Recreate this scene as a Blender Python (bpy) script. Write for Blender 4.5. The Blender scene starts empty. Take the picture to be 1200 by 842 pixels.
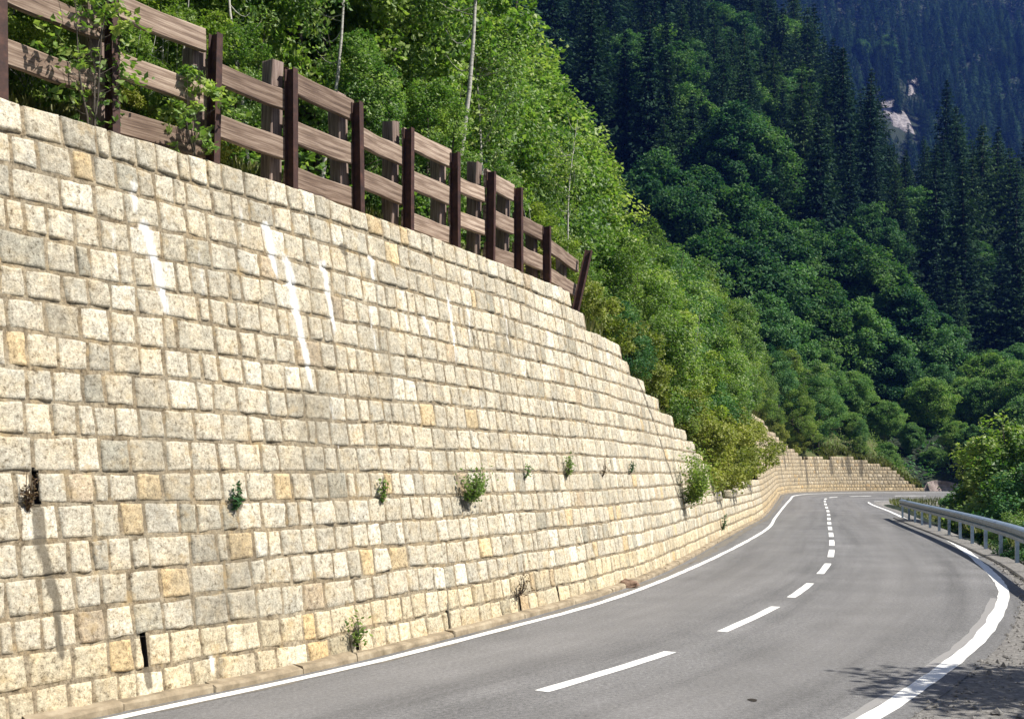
import bpy, math, random
import numpy as np
from mathutils import Vector

R_ = math.radians
rng = np.random.default_rng(11)
random.seed(11)
scene = bpy.context.scene
COL = scene.collection

# ------------------------------------------------------------------ basics
F, PX0, HOR, CAMH = 1300.0, 600.0, 555.0, 2.2      # focal length in px of the photograph, vanishing point, eye height


def tag(o, label=None, cat=None, group=None, kind=None):
    if label: o['label'] = label
    if cat: o['category'] = cat
    if group: o['group'] = group
    if kind: o['kind'] = kind
    return o


def empty(name, loc=(0, 0, 0), rz=0.0):
    o = bpy.data.objects.new(name, None)
    COL.objects.link(o)
    o.location = loc
    o.rotation_euler = (0, 0, rz)
    o.empty_display_size = 0.2
    return o


def mesh_data(name, V, Fc, mat, smooth=False, attrs=None):
    """V (n,3); Fc (m,k) array or list of arrays of equal-width faces"""
    me = bpy.data.meshes.new(name)
    V = np.asarray(V, dtype=np.float32)
    if not isinstance(Fc, (list, tuple)):
        Fc = [Fc]
    Fc = [np.asarray(f, dtype=np.int32) for f in Fc if len(f)]
    nl = sum(f.size for f in Fc)
    npoly = sum(f.shape[0] for f in Fc)
    me.vertices.add(len(V))
    me.vertices.foreach_set('co', V.ravel())
    me.loops.add(nl)
    me.loops.foreach_set('vertex_index', np.concatenate([f.ravel() for f in Fc]))
    me.polygons.add(npoly)
    tot = np.concatenate([np.full(f.shape[0], f.shape[1], np.int32) for f in Fc])
    start = np.concatenate([[0], np.cumsum(tot)[:-1]]).astype(np.int32)
    me.polygons.foreach_set('loop_start', start)
    me.polygons.foreach_set('loop_total', tot)
    me.polygons.foreach_set('use_smooth', np.full(npoly, smooth, dtype=bool))
    for k, a in (attrs or {}).items():
        a = np.asarray(a, dtype=np.float32)
        if a.ndim == 1:
            at = me.attributes.new(k, 'FLOAT', 'POINT')
            at.data.foreach_set('value', a)
        else:
            at = me.attributes.new(k, 'FLOAT_COLOR', 'POINT')
            if a.shape[1] == 3:
                a = np.concatenate([a, np.ones((len(a), 1), np.float32)], 1)
            at.data.foreach_set('color', a.ravel())
    me.update(calc_edges=True)
    me.validate()
    if mat: me.materials.append(mat)
    return me


def mobj(name, V, Fc, mat, parent=None, smooth=False, attrs=None):
    o = bpy.data.objects.new(name, mesh_data(name, V, Fc, mat, smooth, attrs))
    COL.objects.link(o)
    if parent: o.parent = parent
    return o


class MB:
    """collects quads for one mesh"""
    def __init__(s): s.V = []; s.F = []; s.n = 0
    def add(s, V, Fq):
        V = np.asarray(V, float); s.V.append(V); s.F.append(np.asarray(Fq) + s.n); s.n += len(V)
    def box8(s, P):
        s.add(P, [[0, 3, 2, 1], [4, 5, 6, 7], [0, 1, 5, 4], [1, 2, 6, 5], [2, 3, 7, 6], [3, 0, 4, 7]])
    def obox(s, c, ax, ay, az):
        """box with centre c and half axis vectors"""
        c, ax, ay, az = map(np.asarray, (c, ax, ay, az))
        P = [c - ax - ay - az, c + ax - ay - az, c + ax + ay - az, c - ax + ay - az,
             c - ax - ay + az, c + ax - ay + az, c + ax + ay + az, c - ax + ay + az]
        s.box8(P)
    def tube(s, pts, rad, k=7, cap=True):
        pts = np.asarray(pts, float); n = len(pts)
        rad = np.broadcast_to(rad, n)
        T = np.gradient(pts, axis=0); T /= np.linalg.norm(T, axis=1, keepdims=True) + 1e-9
        up = np.array([0.31, 0.17, 0.93]) if abs(T[0, 2]) < .9 else np.array([1, .1, 0])
        A = np.cross(T, up); A /= np.linalg.norm(A, axis=1, keepdims=True) + 1e-9
        B = np.cross(T, A)
        th = np.arange(k) * 2 * np.pi / k
        V = (pts[:, None] + rad[:, None, None] * (np.cos(th)[None, :, None] * A[:, None] + np.sin(th)[None, :, None] * B[:, None])).reshape(-1, 3)
        i = np.arange(n - 1)[:, None] * k; j = np.arange(k)[None]; j2 = (j + 1) % k
        Fq = np.stack([i + j, i + j2, i + k + j2, i + k + j], -1).reshape(-1, 4)
        s.add(V, Fq)
    def build(s, name, mat, parent=None, smooth=False, attrs=None):
        return mobj(name, np.concatenate(s.V), np.concatenate(s.F), mat, parent, smooth, attrs)
    def data(s, name, mat, smooth=False):
        return mesh_data(name, np.concatenate(s.V), np.concatenate(s.F), mat, smooth)


def hash3(i, j, k, seed=0):
    h = (i.astype(np.int64) * 374761393 + j.astype(np.int64) * 668265263 + k.astype(np.int64) * 2147483647 + seed * 974711) & 0xffffffff
    h = ((h ^ (h >> 13)) * 1274126177) & 0xffffffff
    h = ((h ^ (h >> 16)) * 2246822519) & 0xffffffff
    return ((h ^ (h >> 15)) & 0xffff) / 65535.0


def vnoise(P, seed=0):
    P = np.asarray(P, float)
    I = np.floor(P).astype(np.int64); f = P - I; f = f * f * (3 - 2 * f)
    r = 0
    for a in (0, 1):
        for b in (0, 1):
            for c in (0, 1):
                w = (f[..., 0] if a else 1 - f[..., 0]) * (f[..., 1] if b else 1 - f[..., 1]) * (f[..., 2] if c else 1 - f[..., 2])
                r = r + w * hash3(I[..., 0] + a, I[..., 1] + b, I[..., 2] + c, seed)
    return r * 2 - 1


def fbm(P, o=3, seed=0):
    P = np.asarray(P, float); r = 0; a = 1.0
    for i in range(o):
        r = r + a * vnoise(P * 2 ** i + 17.3 * i, seed + i); a *= .5
    return r


def sstep(x, a, b):
    t = np.clip((np.asarray(x, float) - a) / (b - a), 0, 1)
    return t * t * (3 - 2 * t)


# ------------------------------------------------------------------ paths on the ground
class Path:
    def __init__(s, pts, step=0.25):
        P = np.asarray(pts, float)
        Q = np.vstack([2 * P[0] - P[1], P, 2 * P[-1] - P[-2]])
        out = []
        for i in range(1, len(Q) - 2):
            p0, p1, p2, p3 = Q[i - 1:i + 3]
            # centripetal Catmull-Rom
            d = lambda a, b: max(np.linalg.norm(a - b), 1e-6) ** .5
            t0 = 0; t1 = t0 + d(p0, p1); t2 = t1 + d(p1, p2); t3 = t2 + d(p2, p3)
            t = np.linspace(t1, t2, 24, endpoint=False)[:, None]
            A1 = (t1 - t) / (t1 - t0) * p0 + (t - t0) / (t1 - t0) * p1
            A2 = (t2 - t) / (t2 - t1) * p1 + (t - t1) / (t2 - t1) * p2
            A3 = (t3 - t) / (t3 - t2) * p2 + (t - t2) / (t3 - t2) * p3
            B1 = (t2 - t) / (t2 - t0) * A1 + (t - t0) / (t2 - t0) * A2
            B2 = (t3 - t) / (t3 - t1) * A2 + (t - t1) / (t3 - t1) * A3
            out.append((t2 - t) / (t2 - t1) * B1 + (t - t1) / (t2 - t1) * B2)
        out = np.vstack(out + [P[-1:]])
        L = np.concatenate([[0], np.cumsum(np.linalg.norm(np.diff(out, axis=0), axis=1))])
        n = int(L[-1] / step) + 1
        s.S = np.linspace(0, L[-1], n)
        s.P = np.stack([np.interp(s.S, L, out[:, 0]), np.interp(s.S, L, out[:, 1])], 1)
        k = 9
        for _ in range(3):       # light smoothing of the reading noise
            pad = np.vstack([np.repeat(s.P[:1], k // 2, 0), s.P, np.repeat(s.P[-1:], k // 2, 0)])
            sm = np.stack([np.convolve(pad[:, c], np.ones(k) / k, 'valid') for c in (0, 1)], 1)
            sm[0] = s.P[0]; sm[-1] = s.P[-1]; s.P = sm
        T = np.gradient(s.P, axis=0); T /= np.linalg.norm(T, axis=1, keepdims=True)
        for _ in range(2):
            pad = np.vstack([np.repeat(T[:1], 4, 0), T, np.repeat(T[-1:], 4, 0)])
            T = np.stack([np.convolve(pad[:, c], np.ones(9) / 9, 'valid') for c in (0, 1)], 1)
        s.T = T / np.linalg.norm(T, axis=1, keepdims=True)
        s.N = np.stack([-s.T[:, 1], s.T[:, 0]], 1)      # to the left
        s.L = s.S[-1]

    def at(s, q):
        q = np.asarray(q, float)
        f = lambda A: np.stack([np.interp(q, s.S, A[:, 0]), np.interp(q, s.S, A[:, 1])], -1)
        p = f(s.P); t = f(s.T); t = t / np.linalg.norm(t, axis=-1, keepdims=True)
        return p, t, np.stack([-t[..., 1], t[..., 0]], -1)

    def near(s, XY, sub=1):
        """(signed distance, left positive; arc length) of the nearest point"""
        XY = np.asarray(XY, float).reshape(-1, 2)
        P = s.P[::sub]; d = np.empty(len(XY)); q = np.empty(len(XY))
        for i in range(0, len(XY), 4000):
            B = XY[i:i + 4000]
            D = ((B[:, None] - P[None]) ** 2).sum(-1)
            j = D.argmin(1)
            v = B - P[j]; sg = np.sign((v * s.N[::sub][j]).sum(1) + 1e-12)
            d[i:i + 4000] = np.sqrt(D[np.arange(len(B)), j]) * sg
            q[i:i + 4000] = s.S[::sub][j]
        return d, q


CEN = Path([(-9, -3), (-5.2, 3), (-2.6, 7), (.35, 11.3), (2.01, 13.75), (3.0, 15.6), (4.3, 18.2), (6.0, 22.3), (7.75, 27.2), (9.95, 34.5), (14.1, 49.3),
            (18.1, 63.5), (22.3, 79), (24.5, 86.7), (26.3, 91.5), (29.5, 95.8), (34, 98), (40, 98.6), (50, 98), (65, 95), (95, 88)])
LEFT = Path([(-12, -2), (-8.3, 3), (-5.5, 7), (-3.62, 9.97), (-1.92, 12.43), (0, 15.98), (1.42, 18.7), (4.44, 26.6), (10.3, 44.7), (12.9, 54.5),
             (14.9, 62), (17.7, 72), (20.6, 82), (22.8, 89.5), (26, 96), (31, 100.2), (38, 101.6), (48, 101.2), (66, 98.3), (96, 91.3)])
RIGHT = Path([(-6.2, -5), (-1.9, 2), (.9, 6.6), (3.22, 9.97), (4.68, 12.2), (6.2, 14.7), (7.86, 17.9), (9.4, 21.2), (11.5, 27.2), (13.95, 34.9), (18.1, 50),
              (22.4, 66), (26.2, 81), (28.1, 87), (31, 91.3), (35, 93.7), (41, 94.6), (50, 94.2), (64, 91.2), (94, 84.3)])
WALL = Path([(-14.5, -6), (-9.2, 2), (-7.2, 5), (-5.6, 7.5), (-4.26, 9.55), (-3.45, 10.77), (-2.72, 11.8), (-2.0, 12.94), (-.86, 15.1), (.1, 17), (1.45, 19.9),
             (3.1, 24.3), (7.0, 37.3), (10.0, 47.4), (11.6, 52.6), (14.3, 62.5), (17.0, 72.5), (19.6, 82), (21.6, 89.3), (24.8, 96.8), (30.2, 101.7), (38, 103.0), (45, 102.9)], .2)
RAIL = Path([(7.4, 11), (8.6, 15.3), (9.7, 19.2), (10.75, 22.6), (11.86, 26), (13.4, 31.6), (15.4, 39.5), (17.2, 47), (19.2, 55)])


def bank_w(Y): return sstep(Y, 60, 93)


def zroad(XY, d=None):
    XY = np.asarray(XY, float)
    if d is None: d, _ = CEN.near(XY.reshape(-1, 2))
    d = d.reshape(XY.shape[:-1])
    # super-elevated bend: the outer (left) edge lies higher
    return .078 * np.clip(d + 3.4, 0, 8.2) * bank_w(XY[..., 1])


WZ0 = None
BAT = 1 / 6.5
_wz = zroad(WALL.P)          # height of the road under the wall foot


def wall_pt(q, z, out=0.0):
    """point on the wall face: arc length q, height z above its foot, out = towards the road"""
    q = np.asarray(q, float); z = np.asarray(z, float)
    p, t, n = WALL.at(q)
    off = z * BAT - out
    XY = p + n * np.asarray(off)[..., None]
    return np.concatenate([XY, (z + np.interp(q, WALL.S, _wz))[..., None]], -1)


_gq, _gz = np.meshgrid(np.arange(6, WALL.L, .1), np.arange(0, 6.6, .03), indexing='ij')
_gp = wall_pt(_gq, _gz)
_ok = _gp[..., 1] > 3
_gpx = np.where(_ok, PX0 + F * _gp[..., 0] / np.maximum(_gp[..., 1], .5), -9999)
_gpy = np.where(_ok, HOR - F * (_gp[..., 2] - CAMH) / np.maximum(_gp[..., 1], .5), -9999)


def on_wall(px, py):
    D = (_gpx - px) ** 2 + (_gpy - py) ** 2
    i = np.unravel_index(D.argmin(), D.shape)
    return float(_gq[i]), float(_gz[i])


def q_of_px(px, z):
    """arc length where the wall face at height z passes picture column px"""
    k = int(round(z / .03)); row = _gpx[:, min(k, _gpx.shape[1] - 1)]
    return float(_gq[np.abs(row - px).argmin(), 0])


TOP = 5.72
COURSE = TOP / 18
TOPK = []
for px, py in [(663, 346), (664, 362), (695, 384), (700, 397), (724, 405), (738, 432), (757, 455), (775, 478), (800, 505), (822, 535), (840, 575)]:
    TOPK.append(on_wall(px, py))
Q_END_MAIN = max(k[0] for k in TOPK) + .4
low = [(852, 584), (866, 568), (886, 563)]
LOWK = [on_wall(*p) for p in low]
Q_END_LOW = q_of_px(890, 1.5)
far = [(893, 492), (908, 508), (930, 527), (942, 539), (952, 533), (962, 535), (968, 541), (978, 533), (988, 533), (1003, 538), (1020, 542), (1040, 547), (1050, 554), (1062, 563), (1072, 569), (1083, 576)]
FARK = [on_wall(*p) for p in far]
_tk = [(0, TOP), (TOPK[0][0], TOP)] + [(max(q, TOPK[0][0] + .1), min(z, TOP - .3)) for q, z in TOPK[1:]] + LOWK + [(Q_END_LOW, LOWK[-1][1])] + [(Q_END_LOW + .5, FARK[0][1])] + FARK
_tk = np.array(sorted(_tk)); _tk[:, 1] = np.clip(_tk[:, 1], .25, 5.9)
Q_FAR_END = max(k[0] for k in FARK)
print('main end', Q_END_MAIN, 'low end', Q_END_LOW, 'far end', Q_FAR_END, WALL.L)
print(np.round(_tk, 2).tolist())


def Ttop(q): return np.interp(q, _tk[:, 0], _tk[:, 1])


def Tq(q): return np.round(Ttop(q) / COURSE) * COURSE


# ------------------------------------------------------------------ terrain height
def H(XY):
    XY = np.asarray(XY, float); sh = XY.shape[:-1]; XY = XY.reshape(-1, 2)
    X, Y = XY[:, 0], XY[:, 1]
    dW, q = WALL.near(XY, 4)
    dC, _ = CEN.near(XY, 3)
    tp = Ttop(q) + np.interp(q, WALL.S, _wz)
    tp = np.where(q > Q_FAR_END, .4, tp)
    # left of the wall: a bank that rises from the wall top
    b = np.maximum(dW - .9, 0)
    back = tp - .25 + .50 * np.minimum(b, 12) + (.72 - .60 * sstep(q, 62, 100)) * np.maximum(b - 12, 0)
    low_ = -.16 + zroad(XY, dC) * .9 - .05
    right = np.minimum(0, -.62 * (-dC - 5.2))
    right = np.maximum(right, -14)
    base = np.where(dW > .45 + 0 * q, back, low_ + right)
    # cut: keep the sheet low under the wall itself
    base = np.where((dW > -.2) & (dW < 3.7), np.minimum(base, -.45), base)
    n = fbm(np.stack([X / 60, Y / 60, 0 * X], 1), 3, 5)
    t = X * .85 + Y * .5
    u = -X * .5 + Y * .85
    P1 = .86 * (u - 82) + 5 * n * sstep(u, 90, 140) - 1.25 * np.maximum(0, t - 196 - 10 * n)
    P2 = .98 * (-.35 * X + .94 * Y - 335) + 16 * n
    away = sstep(np.abs(dC), 9, 20)
    m = np.maximum(P1, P2)
    z = np.where((m > base) & (away > 0), base + (m - base) * away, base)
    return z.reshape(sh)


def ray_ground(px, py, y0=40, y1=1400, dz=0):
    Y = np.arange(y0, y1, 1.0)
    X = (px - PX0) / F * Y; Z = CAMH + (HOR - py) / F * Y
    g = H(np.stack([X, Y], 1)) + dz
    k = np.argmax(g >= Z)
    return (X[k], Y[k], float(g[k])) if g[k] >= Z[k] else None


# ------------------------------------------------------------------ materials
def new_mat(name):
    m = bpy.data.materials.new(name); m.use_nodes = True
    nt = m.node_tree; nt.nodes.clear()
    out = nt.nodes.new('ShaderNodeOutputMaterial')
    b = nt.nodes.new('ShaderNodeBsdfPrincipled')
    nt.links.new(b.outputs[0], out.inputs[0])
    return m, nt, b, out


class NT:
    def __init__(s, nt): s.nt = nt
    def n(s, t, **kw):
        d = s.nt.nodes.new(t)
        for k, v in kw.items():
            if k.startswith('_'): setattr(d, k[1:], v)
        return d
    def l(s, a, b): s.nt.links.new(a, b)
    def coord(s, kind='Object'):
        return s.n('ShaderNodeTexCoord').outputs[kind]
    def pos(s): return s.n('ShaderNodeNewGeometry').outputs['Position']
    def noise(s, vec, scale, detail=4, rough=.6, dist=0):
        d = s.n('ShaderNodeTexNoise'); d.inputs['Scale'].default_value = scale; d.inputs['Detail'].default_value = detail
        d.inputs['Roughness'].default_value = rough; d.inputs['Distortion'].default_value = dist
        s.l(vec, d.inputs['Vector']); return d.outputs[0]
    def map(s, vec, scale):
        d = s.n('ShaderNodeMapping'); d.inputs['Scale'].default_value = scale; s.l(vec, d.inputs[0]); return d.outputs[0]
    def ramp(s, fac, stops, interp='LINEAR'):
        d = s.n('ShaderNodeValToRGB'); cr = d.color_ramp; cr.interpolation = interp
        while len(cr.elements) < len(stops): cr.elements.new(.5)
        for e, (p, c) in zip(cr.elements, stops):
            e.position = p; e.color = (c, c, c, 1) if np.isscalar(c) else (*c, 1)
        s.l(fac, d.inputs[0]); return d.outputs[0]
    def mix(s, fac, a, b, mode='MIX'):
        d = s.n('ShaderNodeMix'); d.data_type = 'RGBA'; d.blend_type = mode
        for k, v in ((0, fac), (6, a), (7, b)):
            if isinstance(v, (int, float)): d.inputs[k].default_value = v
            elif isinstance(v, tuple): d.inputs[k].default_value = (*v, 1)
            else: s.l(v, d.inputs[k])
        return d.outputs[2]
    def math(s, op, a, b=None):
        d = s.n('ShaderNodeMath'); d.operation = op
        for k, v in ((0, a), (1, b)):
            if v is None: continue
            if isinstance(v, (int, float)): d.inputs[k].default_value = v
            else: s.l(v, d.inputs[k])
        return d.outputs[0]
    def attr(s, name, out='Fac'):
        d = s.n('ShaderNodeAttribute'); d.attribute_name = name; return d.outputs[out]
    def bump(s, h, bsdf, strength=.5, dist=.01):
        d = s.n('ShaderNodeBump'); d.inputs['Strength'].default_value = strength; d.inputs['Distance'].default_value = dist
        s.l(h, d.inputs['Height']); s.l(d.outputs[0], bsdf.inputs['Normal'])


def mat_stone(name, mortar=False):
    m, nt, b, out = new_mat(name); N = NT(nt); p = N.pos()
    if mortar:
        base = N.ramp(N.noise(p, 3.0, 6), [(.3, (.155, .125, .085)), (.55, (.255, .215, .155)), (.75, (.36, .315, .24))])
    else:
        base = N.attr('tone', 'Color')
    sp = N.noise(p, 55, 3, .75)
    gr = N.noise(p, 24, 6, .75)
    bl = N.noise(p, 12, 5, .7)
    yb = N.noise(p, 4.2, 4, .65)
    base = N.mix(.9, base, N.ramp(sp, [(.33, .48), (.45, .93), (.56, 1.07), (.70, 1.36)]), 'MULTIPLY')
    base = N.mix(.95, base, N.ramp(gr, [(.32, (.30, .27, .22)), (.43, (.92, .89, .84)), (.55, (1.06, 1.04, 1.0)), (.70, (1.42, 1.40, 1.34))]), 'MULTIPLY')
    base = N.mix(.8, base, N.ramp(bl, [(.32, (.52, .47, .39)), (.46, (.97, .96, .93)), (.68, (1.22, 1.20, 1.14))]), 'MULTIPLY')
    base = N.mix(.75, base, N.ramp(yb, [(.32, (.86, .90, .95)), (.5, (1.0, 1.0, 1.0)), (.68, (1.07, .99, .86))]), 'MULTIPLY')
    # old damp staining and lichen, in patches with their own outlines
    st = N.noise(N.map(p, (1, 1, .35)), 1.1, 5, .6)
    base = N.mix(N.ramp(st, [(.54, 0.0), (.68, .42)]), base, (.17, .15, .11))
    oc = N.noise(p, 5.0, 4, .6)
    base = N.mix(N.ramp(oc, [(.58, 0.0), (.72, .5)]), base, (.42, .30, .14))
    # runs: lime (white) and soot / moss (dark)
    edge = N.noise(N.map(p, (1, 1, .4)), 22, 4, .7)
    lime = N.math('ADD', N.attr('lime'), N.math('MULTIPLY', N.math('SUBTRACT', edge, .5), 1.1))
    base = N.mix(N.ramp(lime, [(.36, 0.0), (.78, .88)]), base, (.78, .77, .73))
    dark = N.math('ADD', N.attr('stain'), N.math('MULTIPLY', N.math('SUBTRACT', edge, .5), 1.0))
    base = N.mix(N.ramp(dark, [(.25, 0.0), (.62, .82)]), base, (.10, .085, .06))
    N.l(base, b.inputs['Base Color']); b.inputs['Roughness'].default_value = .9
    b.inputs['Specular IOR Level'].default_value = .25
    hh = N.mix(.5, N.noise(p, 26, 6, .75), N.noise(p, 90, 4, .7))
    N.bump(hh, b, 1.0, .022 if not mortar else .012)
    return m


def mat_asphalt():
    m, nt, b, out = new_mat('asphalt'); N = NT(nt); p = N.pos()
    f = N.noise(p, 75, 4, .85); c = N.noise(p, .55, 5, .6); s2 = N.noise(p, 20, 5, .8)
    base = N.ramp(f, [(.25, (.060, .060, .060)), (.5, (.142, .140, .138)), (.72, (.31, .305, .30))])
    base = N.mix(1.0, base, N.ramp(c, [(.3, (.80, .80, .79)), (.7, (1.16, 1.15, 1.14))]), 'MULTIPLY')
    base = N.mix(1.0, base, N.ramp(s2, [(.34, .54), (.5, 1.0), (.66, 1.46)]), 'MULTIPLY')
    lane = N.attr('lane')     # dirt and wear that runs along the road
    ln = N.noise(N.attr('flow', 'Vector'), 1.0, 4, .6)
    base = N.mix(1.0, base, N.ramp(ln, [(.3, .70), (.5, 1.0), (.7, 1.20)]), 'MULTIPLY')
    base = N.mix(N.math('MULTIPLY', lane, .4), base, (.19, .182, .172))
    spot = N.attr('spot')
    base = N.mix(spot, base, (.035, .025, .025))
    N.l(base, b.inputs['Base Color']); b.inputs['Roughness'].default_value = .85
    b.inputs['Specular IOR Level'].default_value = .3
    N.bump(f, b, .55, .006)
    return m


def mat_paint():
    m, nt, b, out = new_mat('road_paint'); N = NT(nt); p = N.pos()
    w = N.attr('wear'); n1 = N.noise(p, 38, 5, .75); n2 = N.noise(p, 4, 4, .6)
    k = N.math('ADD', N.math('ADD', n1, N.math('MULTIPLY', n2, .35)), N.math('MULTIPLY', w, .55))
    base = N.mix(N.ramp(k, [(.93, 0.0), (1.08, .9)]), N.ramp(n2, [(.3, (.72, .71, .66)), (.7, (.84, .83, .79))]), (.20, .19, .18))
    N.l(base, b.inputs['Base Color']); b.inputs['Roughness'].default_value = .7
    N.bump(n1, b, .3, .004)
    return m


def mat_simple(name, stops, scale=5, rough=.8, metal=0, bump=.3, bscale=40, stretch=(1, 1, 1), coord='pos', spec=.4, bdist=.005):
    m, nt, b, out = new_mat(name); N = NT(nt); p = N.pos() if coord == 'pos' else N.coord(coord)
    p = N.map(p, stretch)
    N.l(N.ramp(N.noise(p, scale, 5, .65), stops), b.inputs['Base Color'])
    b.inputs['Roughness'].default_value = rough; b.inputs['Metallic'].default_value = metal
    b.inputs['Specular IOR Level'].default_value = spec
    if bump: N.bump(N.noise(p, bscale, 5, .7), b, bump, bdist)
    return m


def mat_leaf(name, c0, c1, c2, trans=.35, hue=.5, rough=.55, spec=.3):
    m, nt, b, out = new_mat(name); N = NT(nt)
    t = N.attr('tint')
    oi = N.n('ShaderNodeObjectInfo').outputs['Random']
    col = N.ramp(t, [(0.0, c0), (.5, c1), (1.0, c2)])
    col = N.mix(1.0, col, N.ramp(oi, [(0, (1 - .3 * hue, 1 - .2 * hue, 1)), (.5, (1, 1, 1)), (1, (1 + .3 * hue, 1 + .14 * hue, 1 - .2 * hue))]), 'MULTIPLY')
    N.l(col, b.inputs['Base Color']); b.inputs['Roughness'].default_value = rough
    b.inputs['Specular IOR Level'].default_value = spec
    tr = N.n('ShaderNodeBsdfTranslucent')
    N.l(N.mix(1.0, col, (1.08, 1.32, .55), 'MULTIPLY'), tr.inputs[0])
    mx = N.n('ShaderNodeMixShader'); mx.inputs[0].default_value = trans
    N.l(b.outputs[0], mx.inputs[1]); N.l(tr.outputs[0], mx.inputs[2]); N.l(mx.outputs[0], out.inputs[0])
    return m


def vary(m, lo, hi):
    nt = m.node_tree; N = NT(nt); b = next(n for n in nt.nodes if n.type == 'BSDF_PRINCIPLED')
    src = b.inputs['Base Color'].links[0].from_socket
    rnd = N.n('ShaderNodeObjectInfo').outputs['Random']
    N.l(N.mix(1.0, src, N.ramp(rnd, [(0, lo), (1, hi)]), 'MULTIPLY'), b.inputs['Base Color'])


M = {}
HAZE_D = .00014
M['stone'] = mat_stone('granite_blocks')
M['mortar'] = mat_stone('mortar_bed', True)
M['asphalt'] = mat_asphalt()
M['paint'] = mat_paint()
M['kerb'] = mat_simple('kerb_stone', [(.25, (.12, .095, .06)), (.5, (.27, .215, .14)), (.75, (.42, .355, .25))], 4, .9, bump=.8, bscale=30, bdist=.012)
M['dust'] = mat_simple('gutter_grit', [(.3, (.11, .10, .085)), (.7, (.21, .19, .155))], 9, .95, bump=.8, bscale=60)
M['verge'] = mat_simple('verge_grit', [(.25, (.085, .08, .072)), (.5, (.19, .18, .165)), (.78, (.36, .34, .31))], 14, .95, bump=1, bscale=35, bdist=.02)
M['wood'] = mat_simple('weathered_timber', [(.30, (.05, .032, .026)), (.45, (.20, .145, .11)), (.60, (.37, .30, .245)), (.8, (.54, .46, .39))], 3.2, .85, bump=.7, bscale=12, stretch=(.35, 9, 9), coord='Object')
M['post'] = mat_simple('timber_post', [(.28, (.05, .032, .026)), (.48, (.22, .16, .13)), (.78, (.44, .36, .31))], 5, .85, bump=.7, bscale=12, stretch=(9, 9, .35), coord='Object')
vary(M['wood'], (.62, .55, .50), (1.45, 1.42, 1.36)); vary(M['post'], (.55, .52, .50), (1.1, 1.08, 1.08))
M['rust'] = mat_simple('rusty_steel', [(.3, (.022, .011, .009)), (.55, (.055, .024, .017)), (.8, (.12, .052, .034))], 9, .7, metal=.1, bump=.3)
M['galv'] = mat_simple('galvanised_steel', [(.3, (.17, .235, .32)), (.7, (.30, .38, .48))], 7, .45, metal=.4, bump=.1)
M['galv_beam'] = mat_simple('shaded_galvanised_beam', [(.3, (.15, .20, .27)), (.7, (.28, .35, .44))], 5, .5, metal=.35, bump=.1)  # darker copy of the post steel: the beam's unlit face put into its colour
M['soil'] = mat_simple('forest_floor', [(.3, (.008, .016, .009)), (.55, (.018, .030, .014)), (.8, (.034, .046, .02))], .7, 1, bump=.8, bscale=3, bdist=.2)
M['grassland'] = mat_simple('grassy_bank', [(.3, (.05, .062, .018)), (.55, (.085, .095, .03)), (.8, (.12, .115, .05))], 1.5, 1, bump=.8, bscale=12, bdist=.05)
M['scree'] = mat_simple('pale_rock', [(.3, (.09, .08, .08)), (.5, (.25, .225, .22)), (.72, (.42, .385, .38))], .5, .95, bump=1, bscale=1.2, bdist=.5)
M['rock'] = mat_simple('brown_rock', [(.3, (.10, .06, .04)), (.7, (.27, .18, .12))], 12, .9, bump=.8)
M['pinkrock'] = mat_simple('pinkish_rock', [(.3, (.20, .15, .13)), (.7, (.38, .31, .28))], 2, .95, bump=1, bscale=6, bdist=.1)
M['bark'] = mat_simple('bark', [(.3, (.04, .032, .025)), (.7, (.13, .11, .085))], 8, .95, bump=.8, bscale=14, stretch=(3, 3, .6), coord='Object', bdist=.03)
M['birch'] = mat_simple('pale_bark', [(.35, (.12, .11, .09)), (.5, (.42, .40, .35)), (.8, (.56, .54, .48))], 6, .8, bump=.4, bscale=14, stretch=(1, 1, 4), coord='Object')
M['hole'] = mat_simple('shaded_slot_dirt', [(.3, (.010, .008, .006)), (.7, (.035, .026, .018))], 12, 1, bump=0)  # near-black: dirt with the shade inside the slots put into its colour
M['leaf'] = mat_leaf('bright_leaf', (.065, .14, .032), (.155, .255, .062), (.33, .41, .14), .44, .6, .5, .45)
M['leaf_y'] = mat_leaf('yellow_green_leaf', (.085, .145, .032), (.165, .25, .05), (.29, .36, .09), .4)
M['leaf_g'] = mat_leaf('mid_green_leaf', (.055, .14, .04), (.13, .25, .07), (.25, .36, .12), .38, .6, .6, .2)
M['leaf_s'] = mat_leaf('shrub_leaf', (.12, .15, .03), (.22, .25, .045), (.33, .34, .08), .35, .3)
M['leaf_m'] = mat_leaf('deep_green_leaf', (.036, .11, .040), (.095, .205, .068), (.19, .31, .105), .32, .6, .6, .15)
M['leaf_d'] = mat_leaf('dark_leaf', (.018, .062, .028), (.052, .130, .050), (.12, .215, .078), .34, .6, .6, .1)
M['needle'] = mat_leaf('conifer_needles', (.007, .022, .016), (.017, .044, .027), (.038, .078, .038), .15, .8, .7, .05)
M['needle_l'] = mat_leaf('larch_needles', (.014, .038, .021), (.030, .068, .033), (.058, .105, .044), .22, .7, .7, .05)
M['grass'] = mat_leaf('grass_blades', (.07, .085, .022), (.125, .14, .035), (.21, .20, .075), .3, 0)
M['dry'] = mat_leaf('dry_stalks', (.07, .04, .02), (.13, .08, .045), (.2, .15, .08), .2, 0)


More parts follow.
